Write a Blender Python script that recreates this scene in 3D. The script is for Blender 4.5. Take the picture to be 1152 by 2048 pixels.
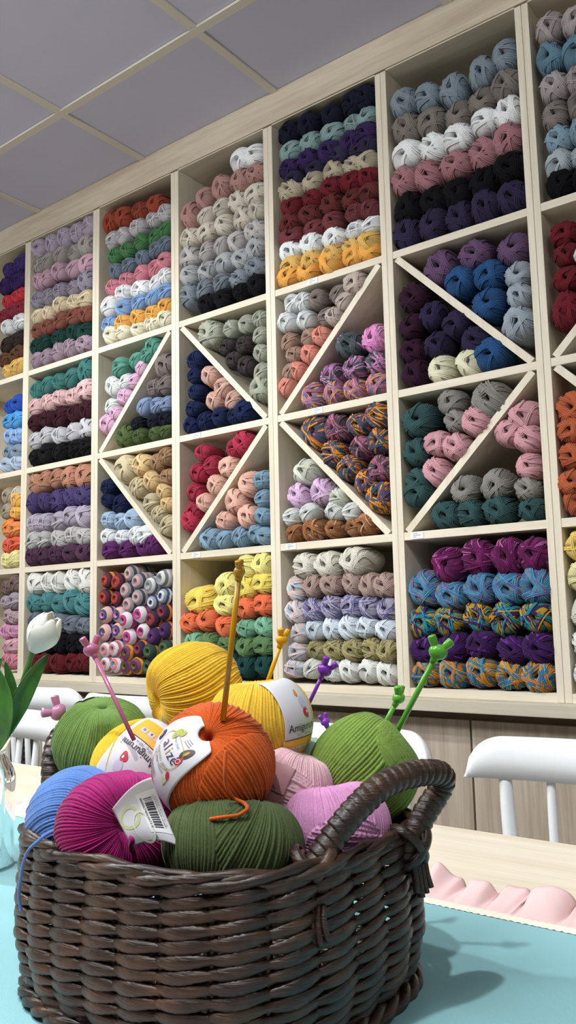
import bpy, bmesh, math, random
import numpy as np
from mathutils import Vector, Matrix
from math import pi, sin, cos, sqrt, atan2

for _o in list(bpy.data.objects):
    bpy.data.objects.remove(_o)
SC = bpy.context.scene
COL = SC.collection
random.seed(7)
RNG = np.random.default_rng(11)

# ---------------------------------------------------------------- camera
CAM = np.array([0.0, 0.0, 1.05])
YAW, PITCH, ROLL, FPX = -0.65028, 0.12811, -0.022355, 1650.0
_f = np.array([sin(YAW) * cos(PITCH), cos(YAW) * cos(PITCH), sin(PITCH)])
_r = np.array([cos(YAW), -sin(YAW), 0.0])
_u = np.cross(_r, _f)
RT = cos(ROLL) * _r + sin(ROLL) * _u
UP = -sin(ROLL) * _r + cos(ROLL) * _u
FW = _f
cd = bpy.data.cameras.new('camera')
cam = bpy.data.objects.new('camera', cd)
COL.objects.link(cam)
cd.sensor_fit = 'VERTICAL'
cd.sensor_height = 36.0
cd.lens = FPX / 2048.0 * 36.0
cd.clip_start = 0.02
cam.matrix_world = Matrix(((RT[0], UP[0], -FW[0], CAM[0]), (RT[1], UP[1], -FW[1], CAM[1]), (RT[2], UP[2], -FW[2], CAM[2]), (0, 0, 0, 1)))
SC.camera = cam


def ray(x, y):
    return FW + (x - 576.0) / FPX * RT - (y - 1024.0) / FPX * UP


def at(x, y, d):
    "point seen at a pixel of the photograph, d metres in front of the lens"
    return CAM + ray(x, y) * d


def at_y(x, y, Y):
    r = ray(x, y)
    return CAM + r * (Y / r[1])


def at_z(x, y, z):
    r = ray(x, y)
    return CAM + r * ((z - CAM[2]) / r[2])


# ---------------------------------------------------------------- light and exposure
SC.view_settings.view_transform = 'Standard'
SC.view_settings.look = 'None'
SC.view_settings.gamma = 1.0
SC.view_settings.use_curve_mapping = False
SC.view_settings.exposure = 0.33
w = bpy.data.worlds.new('world')
SC.world = w
w.use_nodes = True
w.node_tree.nodes['Background'].inputs[0].default_value = (0.9, 0.93, 1.0, 1)
w.node_tree.nodes['Background'].inputs[1].default_value = 0.05


def lamp(name, kind, loc, energy, color=(.98, 1, .99), target=None, **kw):
    ld = bpy.data.lights.new(name, kind)
    ld.energy = energy
    ld.color = color
    for k, v in kw.items():
        setattr(ld, k, v)
    o = bpy.data.objects.new(name, ld)
    COL.objects.link(o)
    o.location = loc
    if target is not None:
        o.rotation_euler = (Vector(target) - Vector(loc)).to_track_quat('-Z', 'Y').to_euler()
    return o


lamp('spot_lamp', 'SPOT', (-0.40, 0.08, 2.66), 54, target=(-0.72, 0.75, 0.75), spot_size=1.55, spot_blend=0.6, shadow_soft_size=0.028)
lamp('spot_lamp', 'SPOT', (-2.3, 0.45, 2.66), 112, target=(-2.3, 1.2, 0.75), spot_size=2.3, spot_blend=0.7, shadow_soft_size=0.05)
lamp('fill_lamp', 'AREA', (-0.9, -0.55, 2.67), 36, shape='RECTANGLE', size=1.0, size_y=0.5, color=(.97, 1, 1), target=(-1.0, 1.9, 1.4))  # unseen fill light, added and aimed at the wall to brighten the shelves
lamp('fill_lamp', 'AREA', (-2.6, -0.3, 2.67), 30, shape='RECTANGLE', size=1.0, size_y=0.5, color=(.97, 1, 1), target=(-2.4, 1.0, 0.6))  # unseen soft fill added over the left side
lamp('fill_lamp', 'AREA', (0.7, 0.1, 2.67), 8, shape='RECTANGLE', size=1.0, size_y=0.5, color=(.97, 1, 1), target=(0.2, 1.2, 0.8))  # weak unseen fill added from the right

# ---------------------------------------------------------------- helpers


def lin(c):
    if isinstance(c, str):
        c = c.lstrip('#')
        c = tuple(int(c[i:i + 2], 16) / 255 for i in (0, 2, 4))
    return tuple((v / 12.92 if v <= 0.04045 else ((v + 0.055) / 1.055) ** 2.4) for v in c)


class NT:
    def __init__(s, name):
        s.m = bpy.data.materials.new(name)
        s.m.use_nodes = True
        s.t = s.m.node_tree
        s.b = s.t.nodes['Principled BSDF']

    def n(s, kind, **kw):
        nd = s.t.nodes.new(kind)
        for k, v in kw.items():
            if k.startswith('_'):
                key = k[1:]
                key = int(key) if key.isdigit() else key
                if hasattr(v, 'is_linked') or hasattr(v, 'links'):
                    s.t.links.new(v, nd.inputs[key])
                else:
                    nd.inputs[key].default_value = v
            else:
                setattr(nd, k, v)
        return nd

    def l(s, a, b):
        s.t.links.new(a, b)

    def math(s, op, a, b=0.0, c=0.0):
        nd = s.n('ShaderNodeMath', operation=op)
        for i, v in enumerate((a, b, c)):
            if isinstance(v, (int, float)):
                nd.inputs[i].default_value = v
            else:
                s.l(v, nd.inputs[i])
        return nd.outputs[0]

    def mix(s, fac, a, b):
        nd = s.n('ShaderNodeMix', data_type='RGBA')
        for i, v in ((0, fac), (6, a), (7, b)):
            if isinstance(v, tuple):
                nd.inputs[i].default_value = (*v[:3], 1)
            elif isinstance(v, (int, float)):
                nd.inputs[i].default_value = v
            else:
                s.l(v, nd.inputs[i])
        return nd.outputs[2]

    def set(s, **kw):
        for k, v in kw.items():
            key = k.replace('_', ' ')
            if isinstance(v, tuple):
                s.b.inputs[key].default_value = (*v[:3], 1)
            elif isinstance(v, (int, float)):
                s.b.inputs[key].default_value = v
            else:
                s.l(v, s.b.inputs[key])

    def bump(s, h, strength=0.3, dist=0.001):
        nd = s.n('ShaderNodeBump')
        nd.inputs['Strength'].default_value = strength
        nd.inputs['Distance'].default_value = dist
        s.l(h, nd.inputs['Height'])
        s.l(nd.outputs[0], s.b.inputs['Normal'])

    def ramp(s, fac, stops, interp='LINEAR'):
        nd = s.n('ShaderNodeValToRGB')
        r = nd.color_ramp
        r.interpolation = interp
        while len(r.elements) < len(stops):
            r.elements.new(0.5)
        for e, (p, c) in zip(r.elements, stops):
            e.position = p
            e.color = (*c[:3], 1)
        s.l(fac, nd.inputs[0])
        return nd.outputs[0]


def plain(name, color, rough=0.5, noise=0.0, scale=40, bump=0.0, **kw):
    t = NT(name)
    c = lin(color)
    if noise or bump:
        tc = t.n('ShaderNodeTexCoord')
        nz = t.n('ShaderNodeTexNoise', _Scale=scale, _Detail=4.0)
        t.l(tc.outputs['Object'], nz.inputs['Vector'])
    if noise:
        t.set(Base_Color=t.mix(nz.outputs[0], tuple(v * (1 - noise) for v in c), tuple(min(1, v * (1 + noise)) for v in c)))
    else:
        t.set(Base_Color=c)
    if bump:
        t.bump(nz.outputs[0], bump)
    t.set(Roughness=rough)
    for k, v in kw.items():
        t.set(**{k: v})
    return t.m


def wood(name, ca, cb, axis='x', scale=3.0, rough=0.5, stretch=14.0, contrast=(0.35, 0.68)):
    "pale boards with a fine stretched grain"
    t = NT(name)
    tc = t.n('ShaderNodeTexCoord')
    mp = t.n('ShaderNodeMapping')
    sc = {'x': (scale, scale * stretch, scale * stretch), 'z': (scale * stretch, scale * stretch, scale)}[axis]
    mp.inputs['Scale'].default_value = sc
    t.l(tc.outputs['Object'], mp.inputs['Vector'])
    n1 = t.n('ShaderNodeTexNoise', _Scale=1.0, _Detail=5.0, _Roughness=0.6, _Distortion=0.35)
    t.l(mp.outputs[0], n1.inputs['Vector'])
    n2 = t.n('ShaderNodeTexNoise', _Scale=5.0, _Detail=2.0)
    t.l(mp.outputs[0], n2.inputs['Vector'])
    f = t.math('ADD', t.math('MULTIPLY', n1.outputs[0], 0.75), t.math('MULTIPLY', n2.outputs[0], 0.25))
    t.set(Base_Color=t.ramp(f, [(contrast[0], lin(cb)), (contrast[1], lin(ca))]), Roughness=rough)
    t.bump(f, 0.12, 0.0004)
    return t.m


def link_mesh(name, v, f, mat=None, parent=None, smooth=True, mats=None, mi=None, uv=None):
    me = bpy.data.meshes.new(name)
    v = np.asarray(v, dtype=np.float32)
    if isinstance(f, np.ndarray):
        k = f.shape[1]
        me.vertices.add(len(v))
        me.vertices.foreach_set('co', v.ravel())
        me.loops.add(f.size)
        me.loops.foreach_set('vertex_index', f.astype(np.int32).ravel())
        me.polygons.add(len(f))
        me.polygons.foreach_set('loop_start', np.arange(0, f.size, k, dtype=np.int32))
        if mi is not None:
            me.polygons.foreach_set('material_index', np.asarray(mi, dtype=np.int32))
        me.update(calc_edges=True)
    else:
        me.from_pydata(v.tolist(), [], [list(q) for q in f])
        if mi is not None:
            me.polygons.foreach_set('material_index', np.asarray(mi, dtype=np.int32))
    me.polygons.foreach_set('use_smooth', np.full(len(me.polygons), smooth))
    for m in (mats or ([mat] if mat else [])):
        me.materials.append(m)
    if uv is not None:
        ul = me.uv_layers.new(name='uv')
        idx = np.empty(len(me.loops), dtype=np.int32)
        me.loops.foreach_get('vertex_index', idx)
        ul.data.foreach_set('uv', np.asarray(uv, dtype=np.float32)[idx].ravel())
    me.update()
    o = bpy.data.objects.new(name, me)
    COL.objects.link(o)
    if parent is not None:
        child(o, parent)
    return o


class MB:
    "gathers pieces that become one mesh"

    def __init__(s):
        s.v, s.f, s.uv, s.n = [], [], [], 0

    def add(s, v, f, uv=None):
        v = np.asarray(v, dtype=float)
        s.v.append(v)
        s.f.extend([tuple(i + s.n for i in q) for q in f])
        s.uv.append(np.zeros((len(v), 2)) if uv is None else uv)
        s.n += len(v)
        return s

    def box(s, a, b, bev=0.0):
        a, b = np.minimum(a, b), np.maximum(a, b)
        if bev <= 0:
            v = [(x, y, z) for x in (a[0], b[0]) for y in (a[1], b[1]) for z in (a[2], b[2])]
            return s.add(v, [(0, 1, 3, 2), (4, 6, 7, 5), (0, 4, 5, 1), (2, 3, 7, 6), (0, 2, 6, 4), (1, 5, 7, 3)])
        bm = bmesh.new()
        bmesh.ops.create_cube(bm, size=1.0)
        for vv in bm.verts:
            vv.co = Vector([(a[i] + b[i]) / 2 + vv.co[i] * (b[i] - a[i]) for i in range(3)])
        bmesh.ops.bevel(bm, geom=list(bm.edges), offset=bev, segments=2, affect='EDGES', profile=0.6)
        bm.verts.index_update()
        s.add([tuple(q.co) for q in bm.verts], [tuple(q.index for q in p.verts) for p in bm.faces])
        bm.free()
        return s

    def build(s, name, mat=None, parent=None, smooth=True, uv=False):
        return link_mesh(name, np.concatenate(s.v), s.f, mat, parent, smooth, uv=np.concatenate(s.uv) if uv else None)


def spline(pts, n):
    "Catmull-Rom through the points"
    P = np.asarray(pts, dtype=float)
    P = np.vstack([2 * P[0] - P[1], P, 2 * P[-1] - P[-2]])
    out = []
    m = len(P) - 3
    for t in np.linspace(0, m - 1e-6, n):
        i = int(t)
        u = t - i
        a, b, c, d = P[i:i + 4]
        out.append(0.5 * (2 * b + (c - a) * u + (2 * a - 5 * b + 4 * c - d) * u * u + (3 * b - a - 3 * c + d) * u ** 3))
    return np.array(out)


def frames(P, closed=False, up=None):
    P = np.asarray(P, dtype=float)
    if closed:
        T = np.roll(P, -1, 0) - np.roll(P, 1, 0)
    else:
        T = np.gradient(P, axis=0)
    T /= np.linalg.norm(T, axis=1)[:, None] + 1e-12
    N = np.zeros_like(P)
    if up is not None:
        for i in range(len(P)):
            q = np.asarray(up, float) - T[i] * np.dot(up, T[i])
            N[i] = q / (np.linalg.norm(q) + 1e-12)
    else:
        q = np.array([0, 0, 1.0]) if abs(T[0][2]) < 0.9 else np.array([1.0, 0, 0])
        for i in range(len(P)):
            q = q - T[i] * np.dot(q, T[i])
            q /= np.linalg.norm(q) + 1e-12
            N[i] = q
    return T, N, np.cross(T, N)


def tube(P, r, k=8, closed=False, up=None, rb=None, cap=True):
    "swept tube: r along the frame normal, rb along the binormal"
    P = np.asarray(P, dtype=float)
    n = len(P)
    r = np.full(n, r) if np.isscalar(r) else np.asarray(r)
    rb = r if rb is None else (np.full(n, rb) if np.isscalar(rb) else np.asarray(rb))
    T, N, B = frames(P, closed, up)
    a = np.arange(k) * 2 * pi / k
    V = P[:, None, :] + N[:, None, :] * (np.cos(a)[None, :, None] * r[:, None, None]) + B[:, None, :] * (np.sin(a)[None, :, None] * rb[:, None, None])
    F = []
    for i in range(n if closed else n - 1):
        j = (i + 1) % n
        for q in range(k):
            q2 = (q + 1) % k
            F.append((i * k + q, i * k + q2, j * k + q2, j * k + q))
    V = V.reshape(-1, 3)
    if cap and not closed:
        F.append(tuple(range(k))[::-1])
        F.append(tuple((n - 1) * k + q for q in range(k)))
    return V, F


def lathe(prof, k=32, axis='z', cap=False):
    V, F = [], []
    for (r, h) in prof:
        for q in range(k):
            a = 2 * pi * q / k
            V.append((r * cos(a), r * sin(a), h))
    for i in range(len(prof) - 1):
        for q in range(k):
            q2 = (q + 1) % k
            F.append((i * k + q, i * k + q2, (i + 1) * k + q2, (i + 1) * k + q))
    return np.array(V), F


def ellipsoid(c, rx, ry, rz, ku=20, kv=12, M=None):
    V, F = [], []
    for i in range(kv + 1):
        th = pi * i / kv
        for q in range(ku):
            a = 2 * pi * q / ku
            V.append((rx * sin(th) * cos(a), ry * sin(th) * sin(a), rz * cos(th)))
    for i in range(kv):
        for q in range(ku):
            q2 = (q + 1) % ku
            F.append((i * ku + q, (i + 1) * ku + q, (i + 1) * ku + q2, i * ku + q2))
    V = np.array(V)
    if M is not None:
        V = V @ np.asarray(M).T
    return V + np.asarray(c), F


def thing(name, label, cat, loc=(0, 0, 0), group=None):
    o = bpy.data.objects.new(name, None)
    COL.objects.link(o)
    o.location = loc
    o.empty_display_size = 0.02
    return tag(o, label, cat, group)


def tag(o, label, cat, group=None, kind=None):
    if label:
        o['label'] = label
    if cat:
        o['category'] = cat
    if group:
        o['group'] = group
    if kind:
        o['kind'] = kind
    return o


def structure(o):
    o['kind'] = 'structure'
    return o


def child(o, root):
    o.parent = root
    if root.type == 'EMPTY':            # meshes are written in world places
        o.matrix_parent_inverse = Matrix.Translation(-Vector(root.location))
    return o


# ---------------------------------------------------------------- materials
M = {}
M['shelf'] = wood('pale_shelf_wood', '#e3dac8', '#cfc4af', 'z', 2.2, 0.55)
M['shelf_x'] = wood('pale_shelf_wood_across', '#e3dac8', '#cfc4af', 'x', 2.2, 0.55)
M['ledge'] = wood('dimmed_ledge_wood', '#cdc5b3', '#b8af9c', 'x', 2.2, 0.6)  # shelf wood darkened to stand for the dimmer light on the ledge front
M['cornice'] = wood('pale_cornice_wood', '#d8cbb6', '#b5a590', 'x', 1.6, 0.5, 12)
M['cabinet'] = wood('grey_oak_door', '#c4b7a7', '#a09180', 'z', 1.6, 0.5, 22, (0.36, 0.66))
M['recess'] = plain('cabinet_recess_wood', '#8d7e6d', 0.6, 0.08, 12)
M['table'] = wood('pale_ash_table', '#efe5d3', '#dccdb4', 'x', 1.8, 0.38, 16)
M['tile'] = plain('ceiling_tile', '#c6c6dc', 0.9, 0.03, 6, 0.05)
M['tbar'] = plain('ceiling_bar', '#d2ccbf', 0.6)
M['wall'] = plain('wall_paint', '#d6d2cb', 0.85, 0.03, 20, 0.05)
M['floor'] = plain('floor_tile', '#a9a39a', 0.5, 0.08, 5)
M['white'] = plain('white_chair_paint', '#eef1f4', 0.38, 0.02, 60, 0.08)
M['paper'] = plain('label_paper', '#d9d9e0', 0.45)
M['ink'] = plain('label_ink', '#23222b', 0.5)
M['tag'] = plain('price_tag_paper', '#eeeef2', 0.5)
M['tagink'] = plain('price_tag_print', '#8a8f98', 0.5)
M['seam'] = plain('seam_shadow', '#4c4238', 0.8)

# ================================================================ the room
ZC = 2.706
WALL_Y = 1.92          # front plane of the shelves


def slab(name, a, b, m):
    return structure(MB().box(a, b).build(name, m, smooth=False))


slab('floor', (-5.2, -2.6, -0.05), (2.4, 2.36, 0.0), M['floor'])
slab('wall_back', (-5.2, 2.26, 0.0), (2.4, 2.36, ZC), M['wall'])
slab('wall_front', (-5.2, -2.6, 0.0), (2.4, -2.5, ZC), M['wall'])
slab('wall_left', (-5.2, -2.5, 0.0), (-5.1, 2.26, ZC), M['wall'])
slab('wall_right', (2.3, -2.5, 0.0), (2.4, 2.26, ZC), M['wall'])
slab('ceiling', (-5.2, -2.6, ZC), (2.4, 2.36, ZC + 0.05), M['tile'])

# ceiling grid: bars across and along, 0.6 m apart
GX, GY, TW = -1.475, 1.562, 0.026
mb = MB()
for k in range(-6, 7):
    x = GX + 0.605 * k
    if -5.1 < x < 2.3:
        mb.box((x - TW / 2, -2.5, ZC - 0.008), (x + TW / 2, WALL_Y, ZC - 0.001))
for k in range(-6, 1):
    y = GY + 0.605 * k
    mb.box((-5.1, y - TW / 2, ZC - 0.0085), (2.3, y + TW / 2, ZC - 0.001))
structure(mb.build('trim_1', M['tbar'], smooth=False))
# the long wooden cornice between shelves and ceiling, in two lengths
slab('trim_2', (-5.1, WALL_Y - 0.004, 2.601), (-2.016, 2.26, ZC - 0.001), M['cornice'])
slab('trim_3', (-2.0155, WALL_Y - 0.004, 2.601), (2.3, 2.26, ZC - 0.001), M['cornice'])
# ledge board running under all the bays
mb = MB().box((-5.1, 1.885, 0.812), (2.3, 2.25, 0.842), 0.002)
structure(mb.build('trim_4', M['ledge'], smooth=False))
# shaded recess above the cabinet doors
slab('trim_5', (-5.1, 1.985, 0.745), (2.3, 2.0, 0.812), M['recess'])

# ---------------------------------------------------------------- shelf units
DIV = [-3.18, -2.7638, -2.3386, -1.9236, -1.51, -1.0941, -0.674, -0.2575, 0.16]   # seams between the bays
PT = 0.0175                                                                       # panel thickness
ZB, Z3, Z2, Z1, ZT = 0.864, 1.258, 1.647, 2.042, 2.598
ZTH = 0.021
BACK = 2.235
DIAG = {2: ('up', 'down'), 3: ('down', 'up'), 4: ('up', 'down'), 5: ('down', 'up'), 6: ('up', 'down')}
ORD = ['first', 'second', 'third', 'fourth', 'fifth', 'sixth', 'seventh']
UNIT_LABEL = [
    'pale wood shelf bay at the far left, purple and red skeins on top',
    'pale wood shelf bay packed with level colour stripes, no slanted boards',
    'pale wood shelf bay with spiral yarn cakes in its bottom box',
    'pale wood shelf bay with cream to grey skeins in its top box',
    'pale wood shelf bay with amber and white skeins in its top box',
    'pale wood shelf bay with a black row in its top box, above the green needles',
    'pale wood shelf bay cut by the right picture edge, orange skeins in its middle',
]


def board(x0, z0, x1, z1, th, y0, y1):
    "slanted board between two points of the front plane"
    d = np.array([x1 - x0, z1 - z0])
    d /= np.linalg.norm(d)
    n = np.array([-d[1], d[0]]) * th / 2
    c = [(x0 + n[0], z0 + n[1]), (x1 + n[0], z1 + n[1]), (x1 - n[0], z1 - n[1]), (x0 - n[0], z0 - n[1])]
    V = [(p[0], y, p[1]) for y in (y0, y1) for p in c]
    return V, [(3, 2, 1, 0), (4, 5, 6, 7), (0, 1, 5, 4), (1, 2, 6, 5), (2, 3, 7, 6), (3, 0, 4, 7)]


TAGS = {1: [], 2: [(0, 0.035), (3, 0.04)], 3: [(1, 0.06), (2, 0.055)], 4: [(0, 0.125), (1, 0.13), (2, 0.022)], 5: [(2, 0.022)], 6: [], 0: []}
for b in range(7):
    xa, xb = DIV[b] + 0.0004, DIV[b + 1] - 0.0004
    ia, ib = xa + PT, xb - PT
    root = thing('shelf_unit', UNIT_LABEL[b], 'shelf', ((xa + xb) / 2, 2.08, 0.842), 'shelf bays along the wall')
    for (p, q) in ((xa, ia), (ib, xb)):
        MB().box((p, WALL_Y, 0.8425), (q, BACK, ZT), 0.0012).build('side_panel', M['shelf'], root, False)
    MB().box((ia, BACK - 0.01, 0.8425), (ib, BACK, ZT)).build('back_panel', M['shelf'], root, False)
    MB().box((ia, WALL_Y + 0.001, ZT - 0.0005), (ib, BACK - 0.01, ZT + 0.0025)).build('top_panel', M['shelf_x'], root, False)
    MB().box((ia, WALL_Y + 0.001, 0.8425), (ib, BACK - 0.01, ZB)).build('bottom_board', M['shelf_x'], root, False)
    shelves = []
    for z in (Z1, Z2, Z3):
        shelves.append(MB().box((ia, WALL_Y + 0.001, z - ZTH / 2), (ib, BACK - 0.01, z + ZTH / 2), 0.001).build('shelf_board', M['shelf_x'], root, False))
    if b in DIAG:
        for kind, zl, zh in ((DIAG[b][0], Z2 + ZTH / 2, Z1 - ZTH / 2), (DIAG[b][1], Z3 + ZTH / 2, Z2 - ZTH / 2)):
            e = 0.011
            if kind == 'up':
                g = board(ia + e, zl + 0.002, ib - e, zh - 0.002, 0.0185, WALL_Y + 0.002, BACK - 0.012)
            else:
                g = board(ia + e, zh - 0.002, ib - e, zl + 0.002, 0.0185, WALL_Y + 0.002, BACK - 0.012)
            MB().add(*g).build('slanted_board', M['shelf'], root, False)
    for (lv, dx) in TAGS[b]:
        z = (Z1, Z2, Z3, (ZB + 0.842) / 2)[lv]
        t0 = MB().box((ia + dx, WALL_Y - 0.0006, z - 0.0085), (ia + dx + 0.036, WALL_Y + 0.001, z + 0.0085)).build('price_tag', M['tag'], root, False)
        m2 = MB()
        for r, ln in enumerate((0.014, 0.022, 0.01)):
            m2.box((ia + dx + 0.006, WALL_Y - 0.0009, z + 0.0045 - r * 0.0045), (ia + dx + 0.006 + ln, WALL_Y - 0.0005, z + 0.0063 - r * 0.0045))
        m2.build('print', M['tagink'], t0, False)

# ---------------------------------------------------------------- base cabinets under the ledge
seams = [-3.27, -2.68, -2.10, -1.513, -0.926, -0.339, 0.248]
CAB = ['grey oak base cabinet under the first two shelf bays', 'grey oak base cabinet behind the far left chairs', 'grey oak base cabinet behind the green yarn ball',
       'grey oak base cabinet below the pastel skeins, left of the dark door seam', 'grey oak base cabinet right of the dark door seam, behind the right chair', 'grey oak base cabinet at the right picture edge']
for i in range(6):
    xa, xb = seams[i], seams[i + 1]
    root = thing('base_cabinet', CAB[i], 'cabinet', ((xa + xb) / 2, 2.1, 0.0), 'grey oak base cabinets')
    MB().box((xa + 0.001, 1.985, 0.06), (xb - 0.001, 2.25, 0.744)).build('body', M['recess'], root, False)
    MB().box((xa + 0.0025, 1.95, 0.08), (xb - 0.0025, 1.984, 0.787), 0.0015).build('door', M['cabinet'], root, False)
    MB().box((xa + 0.001, 2.03, 0.0), (xb - 0.001, 2.24, 0.06)).build('plinth', M['recess'], root, False)

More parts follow.
